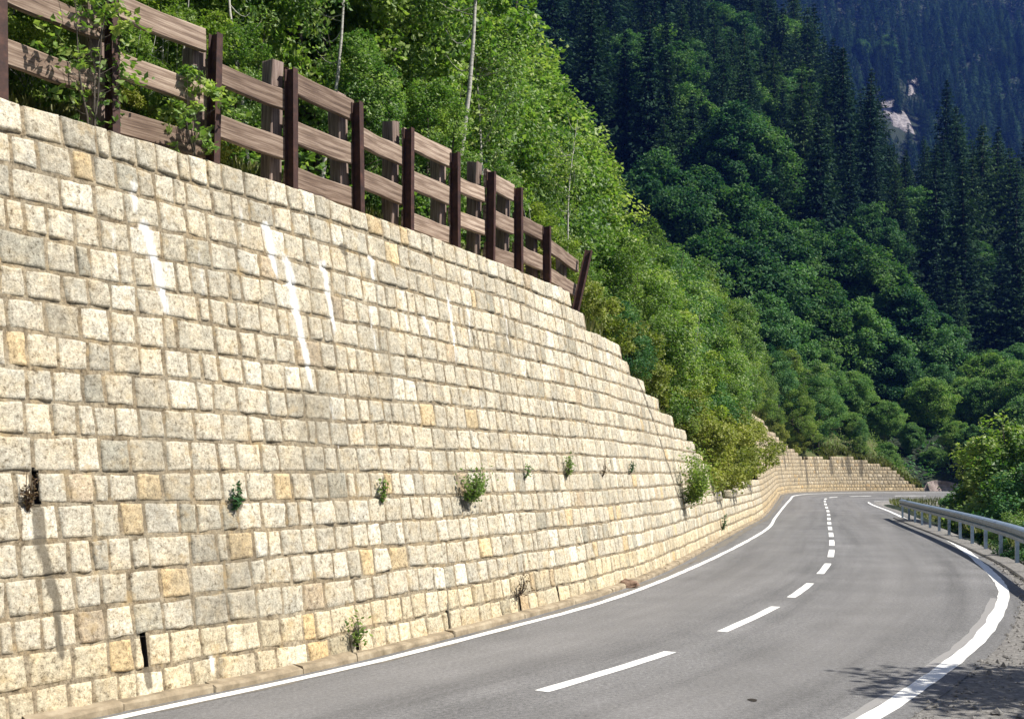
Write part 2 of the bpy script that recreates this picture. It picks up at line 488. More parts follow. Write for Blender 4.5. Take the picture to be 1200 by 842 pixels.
# ------------------------------------------------------------------ foliage builders
def leaves(C, size, up=.35, out_dir=None, seed=0, asp=.62, droop=0.0):
    """rhombic, slightly folded leaves at C"""
    r = np.random.default_rng(seed); n = len(C)
    size = np.broadcast_to(size, n) * r.uniform(.7, 1.3, n)
    nrm = r.normal(size=(n, 3)); nrm /= np.linalg.norm(nrm, axis=1, keepdims=True)
    nrm[:, 2] = np.abs(nrm[:, 2]); nrm += np.array([0, 0, up])
    if out_dir is not None: nrm += .5 * out_dir
    nrm /= np.linalg.norm(nrm, axis=1, keepdims=True)
    a = np.cross(nrm, r.normal(size=(n, 3))); a /= np.linalg.norm(a, axis=1, keepdims=True) + 1e-9
    a[:, 2] -= droop; a /= np.linalg.norm(a, axis=1, keepdims=True)
    b = np.cross(nrm, a); b /= np.linalg.norm(b, axis=1, keepdims=True) + 1e-9
    h = size[:, None] * .5
    V = np.stack([C - a * h, C + b * h * asp - nrm * h * .15, C + a * h, C - b * h * asp - nrm * h * .15], 1).reshape(-1, 3)
    Fq = (np.arange(n)[:, None] * 4 + np.arange(4)[None])
    return V, Fq


def crown_clusters(r, n, rx, rz, zc, lump=.25, bottom=.0):
    """cluster centres through an egg shaped crown, most of them towards its surface"""
    d = r.normal(size=(n, 3)); d /= np.linalg.norm(d, axis=1, keepdims=True)
    rad = r.uniform(.3, 1.0, n) ** .5
    lumps = 1 + lump * fbm(d * 1.6 + r.uniform(0, 50), 2, 3)
    P = d * (rad * lumps)[:, None] * np.array([rx, rx, rz])
    # narrower towards the top
    f = 1 - .38 * sstep(P[:, 2] / rz, 0, 1)
    P[:, :2] *= f[:, None]
    P[:, 2] += zc
    P[:, 2] = np.maximum(P[:, 2], bottom + r.uniform(0, .4, n))
    return P, d


def make_broadleaf(name, seed, h, rx, ncl, per, lsize, leafmat, barkmat, label, cat, base_frac=.2, tr=.018, stems=1, cl_r=.11, group=None):
    r = np.random.default_rng(seed)
    root = empty(name); tag(root, label, cat, group)
    rz = h * (1 - base_frac) / 2; zc = h - rz
    P, d = crown_clusters(r, ncl, rx, rz, zc, .3, h * base_frac * .7)
    mb = MB()
    for k in range(stems):
        a = r.uniform(0, 6.28); lean = r.uniform(0, .10) + (.12 if stems > 1 else 0)
        t = np.linspace(0, 1, 9)[:, None]
        trunk = np.concatenate([np.cos(a) * lean * h * t + .012 * h * np.sin(t * 7 + k), np.sin(a) * lean * h * t + .012 * h * np.cos(t * 6 + k) - .012 * h, t * h * .93], 1)
        trunk[0, 2] = -.5
        mb.tube(trunk, tr * h * (1 - .88 * t[:, 0]), 8)
        # limbs to some of the clusters
        idx = r.choice(ncl, min(ncl, 26 if stems == 1 else 12), replace=False)
        for j in idx:
            e = P[j]; z0 = max(h * .1, e[2] - np.hypot(e[0], e[1]) * r.uniform(.5, .95))
            f = np.clip(z0 / (h * .93), 0.02, .95)
            s0 = np.array([np.interp(f, t[:, 0], trunk[:, c]) for c in range(3)])
            mid = (s0 + e) / 2 + np.array([0, 0, -.04 * h]) + r.normal(0, .02 * h, 3)
            u = np.linspace(0, 1, 6)[:, None]
            br = (1 - u) ** 2 * s0 + 2 * u * (1 - u) * mid + u ** 2 * e
            mb.tube(br, tr * h * .34 * (1 - f * .6) * (1 - .85 * u[:, 0]), 5)
    mb.build('trunk', barkmat, root, True)
    # leaves
    cr = cl_r * h * r.uniform(.7, 1.35, ncl)
    ids = np.repeat(np.arange(ncl), per)
    g = r.normal(size=(len(ids), 3)); g /= np.linalg.norm(g, axis=1, keepdims=True)
    g *= (r.uniform(.15, 1, len(ids)) ** .45)[:, None]
    g[:, 2] *= .72
    C = P[ids] + g * cr[ids][:, None]
    # sprays: break the clumps into twigs
    C += .10 * cr[ids][:, None] * np.stack([vnoise(C * (5 / h * 4) + 9 * k, seed + k) for k in range(3)], 1) * 2
    od = (C - np.array([0, 0, zc])); od /= np.linalg.norm(od, axis=1, keepdims=True) + 1e-6
    V, Fq = leaves(C, lsize, .3, od * .6, seed)
    tint = np.clip(.48 + .26 * r.normal(size=ncl)[ids] + .27 * r.normal(size=len(ids)), 0, 1)
    mobj('crown', V, Fq, leafmat, root, False, {'tint': np.repeat(tint, 4)})
    return root


def make_conifer(name, seed, h, R, whorls, leafmat, label, cat, group=None, lsize=.9, dens=1.0, pw=.85):
    r = np.random.default_rng(seed)
    root = empty(name); tag(root, label, cat, group)
    mb = MB(); t = np.linspace(0, 1, 8)
    mb.tube(np.stack([.01 * h * np.sin(t * 4), 0 * t, t * h - .8 * (t == 0)], 1), .014 * h * (1.02 - t), 7)
    mb.build('trunk', M['bark'], root, True)
    Cs = []; ax = []; sz = []; tn = []
    for w in range(whorls):
        f = .06 + .94 * (w + r.uniform(-.3, .3)) / whorls
        f = min(f, .995)
        rr = R * (1 - f) ** pw * r.uniform(.75, 1.15) + .12
        nb = int(r.integers(6, 10)); a0 = r.uniform(0, 6.28)
        for k in range(nb):
            a = a0 + k * 6.283 / nb + r.normal(0, .2)
            L = rr * r.uniform(.65, 1.2)
            m = max(3, int(L / (lsize * .36) * dens))
            u = (np.arange(m) + r.uniform(.3, 1, m)) / m
            dz = -.32 * L * u + .18 * L * u ** 2 * 1.6 - r.uniform(0, .1) * L
            side = r.normal(0, .13 * L, m) * (.35 + u)
            C = np.stack([np.cos(a) * L * u - np.sin(a) * side, np.sin(a) * L * u + np.cos(a) * side, f * h + dz], 1)
            D = np.stack([np.full(m, np.cos(a)), np.full(m, np.sin(a)), np.full(m, -.35)], 1) + r.normal(0, .4, (m, 3))
            Cs.append(C); ax.append(D); sz.append(lsize * (.55 + .5 * (1 - f)) * r.uniform(.7, 1.25, m)); tn.append(np.full(m, np.clip(.42 + r.normal(0, .18), 0, 1)) + .35 * u * (u > .6))
    # leader
    C = np.concatenate(Cs); a = np.concatenate(ax); s = np.concatenate(sz)[:, None]; tn = np.concatenate(tn)
    a /= np.linalg.norm(a, axis=1, keepdims=True)
    n = np.array([0, 0, 1.0]) + r.normal(0, .45, C.shape); b = np.cross(a, n); b /= np.linalg.norm(b, axis=1, keepdims=True)
    nn = np.cross(b, a)
    drop = np.array([0, 0, -1.0])
    V = np.stack([C - a * s * .5, C + b * s * .36 + drop * s * .16, C + a * s * .6 + drop * s * .1, C - b * s * .36 + drop * s * .16], 1).reshape(-1, 3)
    Fq = np.arange(len(C))[:, None] * 4 + np.arange(4)[None]
    mobj('crown', V, Fq, leafmat, root, False, {'tint': np.repeat(np.clip(tn, 0, 1), 4)})
    return root


def copy_tree(o, loc, rz, sc, label=None, group=None, szf=1.0):
    c = o.copy(); COL.objects.link(c)
    c.location = loc; c.rotation_euler = (0, 0, rz); c.scale = (sc, sc, sc * szf)
    if label: c['label'] = label
    if group: c['group'] = group
    for ch in o.children:
        k = ch.copy(); COL.objects.link(k); k.parent = c
        for g in ch.children:
            e = g.copy(); COL.objects.link(e); e.parent = k
    return c


class Stock:
    """prototypes: the first use moves the prototype itself, later ones copy it"""
    def __init__(s, makers): s.makers = makers; s.protos = {}; s.used = set()
    def place(s, k, loc, rz, sc, label=None, group=None, szf=1.0):
        if k not in s.protos: s.protos[k] = s.makers[k]()
        o = s.protos[k]
        if k in s.used: return copy_tree(o, loc, rz, sc, label, group, szf)
        s.used.add(k); o.location = loc; o.rotation_euler = (0, 0, rz); o.scale = (sc, sc, sc * szf)
        if label: o['label'] = label
        if group: o['group'] = group
        return o


# ------------------------------------------------------------------ terrain sheet
def axis(lo, hi, a, b, fine, coarse):
    out = [lo]; x = lo
    while x < hi:
        d = fine if a <= x <= b else fine + (coarse - fine) * min(1, (min(abs(x - a), abs(x - b))) / 120)
        x += d; out.append(x)
    return np.array(out)


gx = axis(-520, 1100, -45, 75, 1.6, 22); gy = axis(-300, 1900, -12, 130, 1.6, 22)
GX, GY = np.meshgrid(gx, gy, indexing='ij')
GZ = H(np.stack([GX, GY], -1))
nI, nJ = GX.shape
V = np.stack([GX, GY, GZ], -1).reshape(-1, 3)
ii = np.arange(nI - 1)[:, None] * nJ + np.arange(nJ - 1)[None]
Fq = np.stack([ii, ii + nJ, ii + nJ + 1, ii + 1], -1).reshape(-1, 4)
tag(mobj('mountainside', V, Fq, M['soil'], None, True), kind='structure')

# bank directly behind the wall crest (finer sheet that meets the stones)
bq = np.arange(0, Q_FAR_END + .01, .25); bd = np.array([0, .25, .6, 1.2, 2, 3, 4.5, 6.5, 9, 12, 15])
BQ, BD = np.meshgrid(bq, bd, indexing='ij')
tp = Tq(BQ); p, t_, n_ = WALL.at(BQ)
BXY = p + n_ * (tp * BAT + .30 + BD)[..., None]
BZ = tp + np.interp(BQ, WALL.S, _wz) - .06 + .5 * np.minimum(BD, 10) - .35 * np.maximum(BD - 10, 0)
BZ += .10 * fbm(np.stack([BXY[..., 0], BXY[..., 1], 0 * BZ], -1) * .8, 2, 9) * sstep(BD, .1, 1.5)
V = np.concatenate([BXY, BZ[..., None]], -1).reshape(-1, 3)
nJ = len(bd); ii = np.arange(len(bq) - 1)[:, None] * nJ + np.arange(nJ - 1)[None]
Fq = np.stack([ii, ii + nJ, ii + nJ + 1, ii + 1], -1).reshape(-1, 4)
tag(mobj('grassy_bank', V, Fq, M['grassland'], None, True), kind='structure')


def bank_z(q, d):
    """height of the bank at arc length q, d metres behind the crest"""
    return float(Tq(q) + np.interp(q, WALL.S, _wz) - .06 + .5 * min(d, 10) + .6 * max(0, d - 10))


def bank_pt(q, d):
    p, t, n = WALL.at(q)
    xy = p + n * (Tq(q) * BAT + .3 + d)
    return np.array([xy[0], xy[1], bank_z(q, d)])


# ------------------------------------------------------------------ road
cs = np.arange(0, CEN.L, .4)
cp, ct, cn = CEN.at(cs)
wl = np.abs(WALL.near(cp)[0]); wl = np.where(cs > CEN.near(np.array([[45, 98.6]]))[1][0], 4.6, wl) - .10
wr = np.abs(RIGHT.near(cp)[0]) + .30
uu = np.linspace(0, 1, 13)
lat = wl[:, None] * (1 - uu)[None] - wr[:, None] * uu[None]       # left positive
RXY = cp[:, None] + cn[:, None] * lat[..., None]
RZ = zroad(RXY, lat)
spot = np.zeros(RZ.shape)
V = np.concatenate([RXY, RZ[..., None]], -1).reshape(-1, 3)
nJ = len(uu); ii = np.arange(len(cs) - 1)[:, None] * nJ + np.arange(nJ - 1)[None]
Fq = np.stack([ii, ii + nJ, ii + nJ + 1, ii + 1], -1).reshape(-1, 4)[:, ::-1]
lane = np.exp(-((np.abs(lat) - 1.6) / .75) ** 2)
flow = np.stack([np.broadcast_to(cs[:, None] * .07, lat.shape), lat * 1.7, 0 * lat], -1).reshape(-1, 3)
road = tag(mobj('road', V, Fq, M['asphalt'], None, True, {'lane': lane.ravel(), 'flow': flow, 'spot': spot.ravel()}), kind='structure')
# small tar blot in the near lane
th = np.linspace(0, 2 * np.pi, 15)[:-1]


def strip(path, s0, s1, w, dz=.005, step=.3, wear=0.0, off=0.0, wj=.012, seed=0):
    s = np.linspace(s0, s1, max(2, int((s1 - s0) / step) + 1))
    p, t, n = path.at(s)
    j = wj * np.stack([vnoise(np.stack([s * 2.3 + 40 * k, s * 0 + seed, s * 0], 1), 4 + k) for k in (0, 1)], 1)
    lat = np.linspace(-.5, .5, 4)[None] * w + off
    lat = lat + np.where(np.arange(4) < 2, 1, 0)[None] * j[:, :1] + np.where(np.arange(4) >= 2, 1, 0)[None] * j[:, 1:]
    XY = p[:, None] + n[:, None] * lat[..., None]
    Z = zroad(XY) + dz
    V = np.concatenate([XY, Z[..., None]], -1).reshape(-1, 3)
    ii = np.arange(len(s) - 1)[:, None] * 4 + np.arange(3)[None]
    Fq = np.stack([ii, ii + 1, ii + 5, ii + 4], -1).reshape(-1, 4)[:, ::-1]
    return V, Fq, np.full(len(V), wear)


V, Fq, w = strip(LEFT, 0, LEFT.L - 1, .14)
mobj('edge_line', V, Fq, M['paint'], road, False, {'wear': w})
V, Fq, w = strip(RIGHT, 0, RIGHT.L - 1, .19, wear=.2, wj=.016)
mobj('edge_line', V, Fq, M['paint'], road, False, {'wear': w})
r0 = RIGHT.near(np.array([[3.2, 9.97], [8.6, 19.5]]))[1]
V, Fq, w = strip(RIGHT, r0[0] - 4, r0[1], .11, dz=.004, wear=.86, off=.15, wj=.02, seed=3)
mobj('old_line', V, Fq, M['paint'], road, False, {'wear': w})
# centre dashes: three metres each
dash = [((640, 808), (790, 763)), ((836, 740), (905, 711)), ((918, 700), (950, 683)), ((956, 672), (970, 660))]
q_ends = []
for a, b in dash:
    XY = [((p[0] - PX0) / (p[1] - HOR) * CAMH, F * CAMH / (p[1] - HOR)) for p in (a, b)]
    q_ends.append(CEN.near(np.array(XY))[1])
q = q_ends[-1][1] + 2.2
while q < CEN.L - 6:
    q_ends.append((q, q + 3.0)); q += 4.9 if q < 60 else 5.6
q_ends = [(q_ends[0][0] - 5.2, q_ends[0][0] - 2.2)] + q_ends
for a, b in q_ends:
    V, Fq, w = strip(CEN, a, b, .16, wj=.008, seed=a)
    mobj('centre_dash', V, Fq, M['paint'], road, False, {'wear': w})
# tar blot
c = np.array([(882 - PX0) / (820 - HOR) * CAMH, F * CAMH / (820 - HOR)])
V = [[c[0], c[1], .004]] + [[c[0] + .045 * math.cos(a) * (1 + .2 * math.sin(3 * a)), c[1] + .075 * math.sin(a), .004] for a in th]
mobj('tar_blot', V, np.array([[0, 1 + k, 1 + (k + 1) % 14] for k in range(14)]), M['hole'], road)

# gritty verge outside the right edge line
s = np.arange(0, RIGHT.L, .4); p, t, n = RIGHT.at(s)
latv = np.array([.0, -.3, -.8, -1.4, -2.0, -2.7, -3.6])
zz = np.array([-.012, -.006, .0, -.02, -.10, -.35, -1.0])
wid = 1 - .62 * sstep(p[:, 1], 17, 25)
VXY = p[:, None] + n[:, None] * (latv[None, :, None] * wid[:, None, None] - .12)
VZ = np.broadcast_to(zz, VXY.shape[:2]) + .025 * fbm(np.stack([VXY[..., 0], VXY[..., 1], VXY[..., 0] * 0], -1) * 2.2, 3, 2) * sstep(-latv, .1, .6)[None]
V = np.concatenate([VXY, VZ[..., None]], -1).reshape(-1, 3)
nJ = len(latv); ii = np.arange(len(s) - 1)[:, None] * nJ + np.arange(nJ - 1)[None]
Fq = np.stack([ii, ii + nJ, ii + nJ + 1, ii + 1], -1).reshape(-1, 4)[:, ::-1]
tag(mobj('road_verge', V, Fq, M['verge'], None, True), kind='structure')

# loose stones and grit lying on the verge
r = np.random.default_rng(5)
nst = 2600
sv = r.uniform(RIGHT.near(np.array([[1, 7]]))[1][0], RIGHT.near(np.array([[14, 35]]))[1][0], nst)
lo = -.25 - np.abs(r.normal(0, .75, nst))
p, t, n = RIGHT.at(sv); XY = p + n * lo[:, None]
rad = r.lognormal(-4.3, .5, nst)
oct_ = np.array([[1, 0, 0], [0, 1, 0], [-1, 0, 0], [0, -1, 0], [0, 0, .7], [0, 0, -.4]])
V = (np.concatenate([XY, (np.interp(-lo, -latv, zz) + .01)[:, None]], 1)[:, None] + rad[:, None, None] * oct_[None] * r.uniform(.6, 1.4, (nst, 6, 1)))
f8 = np.array([[0, 1, 4], [1, 2, 4], [2, 3, 4], [3, 0, 4], [1, 0, 5], [2, 1, 5], [3, 2, 5], [0, 3, 5]])
Fq = (np.arange(nst)[:, None, None] * 6 + f8[None]).reshape(-1, 3)
tag(mobj('verge_gravel', V.reshape(-1, 3), Fq, M['verge']), 'loose grey gravel strewn along the verge outside the wide white line', 'gravel', kind='stuff')

# ------------------------------------------------------------------ kerb at the wall foot
kb = MB(); s = 4.0; r = np.random.default_rng(8)
while s < Q_FAR_END - 1:
    L = r.uniform(.8, 1.3); a = np.linspace(s + .008, s + L - .008, 4)
    p, t, n = WALL.at(a); z0 = np.interp(a, WALL.S, _wz)
    j = r.normal(0, .006, 3)
    prof = [(-.15 + j[0], -.1), (-.142 + j[0], .05 + j[1]), (-.118 + j[0], .08 + j[1]), (.0, .092 + j[2]), (.05, .092 + j[2])]
    V = np.stack([np.concatenate([p + n * o, (z0 + z)[:, None]], 1) for o, z in prof], 1)
    V[:, 1:4] += r.normal(0, .006, (4, 3, 1))
    k = len(prof); ii = np.arange(3)[:, None] * k + np.arange(k - 1)[None]
    Fq = np.stack([ii, ii + 1, ii + k + 1, ii + k], -1).reshape(-1, 4)
    nv = 4 * k
    kb.add(V.reshape(-1, 3), np.concatenate([Fq, [[0, 1, 2, 3], [nv - 1 - 1, nv - 3, nv - 4, nv - 5]]]))
    s += L
o = kb.build('stone_kerb', M['kerb'], None, False); tag(o, 'low ochre kerb of stone blocks running along the foot of the granite wall', 'kerb')
# grit and dirt collected in the gutter
V, Fq, w = strip(WALL, 4, Q_FAR_END, .22, dz=.003, off=-.34, wj=.07)
tag(mobj('gutter_dirt', V, Fq, M['dust']), kind='structure')

# ------------------------------------------------------------------ stone walls
SLOTS = [on_wall(168, 782), on_wall(524, 722), on_wall(608, 700), on_wall(418, 742), on_wall(38, 578), on_wall(657, 705)]
LIME = [((170, 262), (196, 374), .085, 1), ((312, 262), (327, 330), .09, 1), ((336, 305), (366, 458), .10, 1), ((378, 308), (396, 395), .08, .9), ((435, 300), (440, 332), .09, .75),
        ((151, 214), (158, 252), .07, .7), ((498, 372), (505, 398), .08, .8), ((524, 348), (536, 428), .075, .75), ((548, 355), (552, 405), .06, .6), ((252, 768), (253, 790), .05, .9),
        ((430, 360), (446, 440), .055, .6), ((278, 240), (290, 300), .05, .5), ((472, 340), (480, 400), .055, .6), ((590, 350), (596, 410), .06, .6),
        ((128, 268), (140, 330), .05, .55), ((230, 290), (238, 360), .06, .5), ((640, 380), (652, 450), .07, .5), ((560, 440), (570, 520), .07, .45), ((385, 460), (398, 540), .06, .45)]
STAIN = [((36, 556), (42, 605), .06), ((42, 590), (50, 645), .08), ((48, 640), (62, 710), .065), ((60, 700), (78, 775), .05), ((740, 425), (768, 500), .16), ((768, 500), (800, 598), .12), ((276, 565), (279, 600), .04),
         ((609, 690), (609, 720), .04), ((540, 585), (546, 600), .1), ((168, 770), (172, 806), .05), ((418, 728), (414, 756), .07), ((524, 708), (526, 735), .04), ((400, 285), (404, 300), .1)]


def runs(lst):
    return [(on_wall(*t[0]), on_wall(*t[1]), t[2], t[3] if len(t) > 3 else 1.0) for t in lst]


LIME = runs(LIME); STAIN = runs(STAIN)
_r = np.random.default_rng(40)
for _q in np.arange(78, 121, 1.15):
    _q = _q + _r.uniform(-.5, .5); _z = float(Ttop(_q)) + .1
    STAIN.append(((_q, _z), (_q + _r.uniform(-.15, .15), _z * _r.uniform(0, .6)), _r.uniform(.12, .38), _r.uniform(.35, .8)))


def run_value(q, z, lst, taper=True):
    v = np.zeros(np.shape(q))
    for (qa, za), (qb, zb), w, st in lst:
        f = np.clip((za - z) / max(za - zb, .05), -.15, 1.15)
        qc = qa + (qb - qa) * f
        ww = w * (1.15 - .55 * f) if taper else w
        d = np.abs(q - qc) / ww
        e = (sstep(f, -.14, .04)) * (1 - sstep(f, .8, 1.14))
        v = np.maximum(v, np.clip(1.25 - d, 0, 1) * e * st)
    return v


TONES = [((.50, .465, .39), .36), ((.54, .505, .43), .28), ((.45, .425, .365), .17), ((.61, .585, .52), .11), ((.55, .45, .30), .025), ((.43, .365, .28), .025), ((.36, .345, .295), .03)]
tc = np.array([t[0] for t in TONES]); tw = np.array([t[1] for t in TONES]); tw /= tw.sum()


def cwave(q, k):
    """small waviness of the bed joints"""
    return .022 * vnoise(np.stack([np.asarray(q) * .9, np.full(np.shape(q), k * 3.7), np.zeros(np.shape(q))], -1), 21)


def build_wall(name, q0, q1, label, res_near, seed, depth=.55):
    r = np.random.default_rng(seed)
    root = empty(name, tuple(wall_pt(np.array((q0 + q1) / 2), np.array(0.0)))); tag(root, label, 'wall')
    inv = -np.array(root.location)
    Vs = []; Fs = []; tone = []; lim = []; sta = []; nv = 0
    for k in range(int(6.1 / COURSE) + 1):
        q = q0 + r.uniform(0, .02)
        cuts = sorted([s[0] for s in SLOTS if abs((s[1] // COURSE) - k) < .5 and q0 < s[0] < q1])
        run_w = 1.0
        while q < q1 - .06:
            if r.random() < .12: run_w = r.uniform(.8, 1.22)
            L = float(np.clip(r.normal(.305, .075) * run_w, .15, .60))
            if r.random() < .04: L *= 1.5
            if q + L > q1 - .12: L = q1 - q
            gap_after = 0
            for c in cuts:
                if q < c - .03 < q + L: L = max(c - .03 - q, .1); gap_after = .06
            qa, qb = q, q + L; q += L + gap_after
            zt = Tq((qa + qb) / 2)
            if (k + 1) * COURSE > zt + .02: continue
            coping = zt > 5.6 and (k + 2) * COURSE > zt + .02
            jx = .0085 if not coping else .009
            za0, za1 = k * COURSE + cwave(qa, k), k * COURSE + cwave(qb, k)
            zb0, zb1 = (k + 1) * COURSE + cwave(qa, k + 1), (k + 1) * COURSE + cwave(qb, k + 1)
            pc = wall_pt(np.array((qa + qb) / 2), np.array(k * COURSE))
            dist = np.hypot(pc[0], pc[1])
            n = res_near if dist < 24 else (max(6, res_near - 3) if dist < 40 else 5)
            u = np.linspace(0, 1, n); U, W = np.meshgrid(u, u, indexing='ij')
            # pull grid lines towards the edges so that arrises round off
            e = .5 - .5 * np.cos(np.pi * np.clip(u, 0, 1)); e = .4 * u + .6 * e
            U, W = np.meshgrid(e, e, indexing='ij')
            jit = r.normal(0, .008, (4, 2))
            c00 = np.array([qa + jx, za0 + jx]) + np.abs(jit[0]) * [1, 1]
            c10 = np.array([qb - jx, za1 + jx]) + np.abs(jit[1]) * [-1, 1]
            c01 = np.array([qa + jx, zb0 - jx]) + np.abs(jit[2]) * [1, -1]
            c11 = np.array([qb - jx, zb1 - jx]) + np.abs(jit[3]) * [-1, -1]
            QZ = (c00 * ((1 - U) * (1 - W))[..., None] + c10 * (U * (1 - W))[..., None] + c01 * ((1 - U) * W)[..., None] + c11 * (U * W)[..., None])
            # wander of the outline
            sd = r.uniform(0, 100)
            E3 = np.stack([QZ[..., 0] * 9, QZ[..., 1] * 9, 0 * U + sd], -1)
            QZ = QZ + .011 * np.stack([vnoise(E3, 31), vnoise(E3, 32)], -1)
            em = np.minimum(np.minimum(U, 1 - U) * L, np.minimum(W, 1 - W) * COURSE)
            lift = 1 - (1 - np.clip(em / .017, 0, 1)) ** 2.0
            rough = fbm(np.stack([QZ[..., 0] * 11 + sd, QZ[..., 1] * 11, 0 * U + sd], -1), 3, 41)
            rough = .7 * rough + .9 * (np.abs(vnoise(np.stack([QZ[..., 0] * 15 + sd, QZ[..., 1] * 17, 0 * U + sd], -1), 47)) - .25)
            tilt = (U - .5) * r.normal(0, .016) + (W - .5) * r.normal(-.004, .014)
            fac = np.min([r.uniform(0, .012) + r.normal(0, .03) * (U - .5) + r.normal(0, .03) * (W - .5) for _ in range(4)], axis=0)
            out = -.014 + lift * (.020 + r.uniform(-.004, .006)) + lift * (rough * .011 + tilt * .4 + np.clip(fac, -.006, .012))
            out = np.maximum(out, -.014 + lift * (.013 + .004 * rough))
            if coping: out = out + .012 * lift
            P = wall_pt(QZ[..., 0], QZ[..., 1], out)
            ring = np.concatenate([np.arange(n) * n, (n - 1) * n + np.arange(1, n), (np.arange(n - 2, -1, -1)) * n + n - 1, np.arange(n - 2, 0, -1)])
            bq_, bz_ = QZ.reshape(-1, 2)[ring].T
            bdep = -.07 if (k + 2) * COURSE <= zt + .02 else -.34
            B = wall_pt(bq_, bz_, np.full(len(ring), bdep))
            PV = np.concatenate([P.reshape(-1, 3), B]) + inv
            ii = np.arange(n - 1)[:, None] * n + np.arange(n - 1)[None]
            f1 = np.stack([ii, ii + n, ii + n + 1, ii + 1], -1).reshape(-1, 4)
            m = len(ring); a = np.arange(m); b = (a + 1) % m
            f2 = np.stack([ring[a], ring[b], n * n + b, n * n + a], -1)[:, ::-1]
            Vs.append(PV); Fs.append(np.concatenate([f1, f2]) + nv); nv += len(PV)
            c = np.array([1.0, .985, .95]) * tc[r.choice(len(tc), p=tw)] * (1 + r.normal(0, .07))
            w_ = sstep(-pc[0], 2, 9) * .22       # greyer, duller stones towards the near end
            c = c * (1 - w_ * .45) + np.array([.33, .315, .275]) * w_ * .5
            if name == 'far_wall': c = c * np.array([.80, .74, .66])
            if k < 2: c = c * [1.03, .98, .88]
            tone.append(np.repeat(c[None], len(PV), 0))
            qq = np.concatenate([QZ[..., 0].ravel(), bq_]); zz_ = np.concatenate([QZ[..., 1].ravel(), bz_])
            lim.append(run_value(qq, zz_, LIME)); sta.append(run_value(qq, zz_, STAIN, False))
    mobj('stone_blocks', np.concatenate(Vs), np.concatenate(Fs), M['stone'], root, True,
         {'tone': np.concatenate(tone), 'lime': np.concatenate(lim), 'stain': np.concatenate(sta)})
    # mortar face with the back and crest of the wall
    dq = .07 if res_near > 6 else .2; dz = .0837
    qs = np.arange(q0, q1 + dq * .5, dq); zs = np.arange(-.335, 6.1, dz)
    Q, Z = np.meshgrid(qs, zs, indexing='ij')
    o = -.0095 + .0035 * fbm(np.stack([Q * 6, Z * 6, 0 * Q], -1), 3, 51)
    P = wall_pt(Q, Z, o); nJ = len(zs)
    mid = Tq((Q[:-1, :-1] + Q[1:, 1:]) / 2)
    ok = (Z[:-1, 1:] <= mid - .02)
    Qm, Zm = (Q[:-1, :-1] + Q[1:, 1:]) / 2, (Z[:-1, :-1] + Z[1:, 1:]) / 2
    for sq, sz in SLOTS:
        k = int(sz // COURSE); ok &= ~((np.abs(Qm - sq) < .037) & (Zm > k * COURSE) & (Zm < (k + 1) * COURSE))
    ii = np.arange(len(qs) - 1)[:, None] * nJ + np.arange(nJ - 1)[None]
    Fq = np.stack([ii, ii + nJ, ii + nJ + 1, ii + 1], -1)[ok]
    V1 = P.reshape(-1, 3)
    # cap and back, in columns
    qc = np.arange(q0, q1 + .01, .35); mb = MB()
    for a, b in zip(qc[:-1], qc[1:]):
        z = Tq((a + b) / 2) - .03
        A = wall_pt(np.array([a, b, b, a]), np.array([z, z, z, z]), np.array([-.28, -.28, -depth, -depth]))
        Bz = A.copy(); Bz[:, 2] -= (z + .3)
        mb.box8(np.concatenate([Bz, A]))
    V2 = np.concatenate(mb.V); F2 = np.concatenate(mb.F) + len(V1)
    mobj('mortar', np.concatenate([V1, V2]) + inv, np.concatenate([Fq, F2]), M['mortar'], root, False,
         {'lime': np.concatenate([run_value(Q, Z, LIME).ravel(), np.zeros(len(V2))]), 'stain': np.concatenate([run_value(Q, Z, STAIN, False).ravel(), np.zeros(len(V2))])})
    # drain slots: open recesses in the masonry
    for sq, sz in SLOTS:
        if q0 < sq < q1:
            k = int(sz // COURSE); mb = MB()
            z0, z1 = k * COURSE + .005, (k + 1) * COURSE - .01
            fr = wall_pt(sq + np.array([-.028, .028, .028, -.028]), np.array([z0, z0, z1, z1]), np.full(4, -.006)) + inv
            bk = wall_pt(sq + np.array([-.028, .028, .028, -.028]), np.array([z0, z0, z1, z1]), np.full(4, -.26)) + inv
            mb.add(np.concatenate([fr, bk]), [[4, 5, 6, 7], [0, 1, 5, 4], [1, 2, 6, 5], [2, 3, 7, 6], [3, 0, 4, 7]])
            mb.build('drain_slot', M['hole'], root)
    return root


Q_START = 4.0
build_wall('retaining_wall', Q_START, Q_END_MAIN, 'tall pale granite block retaining wall with white lime runs, carrying the timber fence', 11, 101)
build_wall('low_wall', Q_END_MAIN + .02, Q_END_LOW, 'short low stretch of stone wall beneath yellow-green shrubs, at the end of the tall wall', 6, 102)
build_wall('far_wall', Q_END_LOW + .02, Q_FAR_END, 'distant tan stone wall curving right round the outside of the bend', 6, 103)

# ------------------------------------------------------------------ fence on the wall crest
FOFF = .16          # fence plane behind the wall face


def fence_q(px, z=6.4):
    q = np.arange(5, 50, .02); p, t, n = WALL.at(q)
    XY = p + n * (TOP * BAT + FOFF)
    x = PX0 + F * XY[:, 0] / np.maximum(XY[:, 1], 1)
    x = np.where(XY[:, 1] > 4, x, -1e9)
    return float(q[np.abs(x - px).argmin()])


def fence_pt(q, back=0.0, z=0.0):
    p, t, n = WALL.at(q)
    xy = p + n * (TOP * BAT + FOFF + back)
    return np.array([xy[0], xy[1], TOP + z]), np.array([t[0], t[1], 0]), np.array([n[0], n[1], 0])


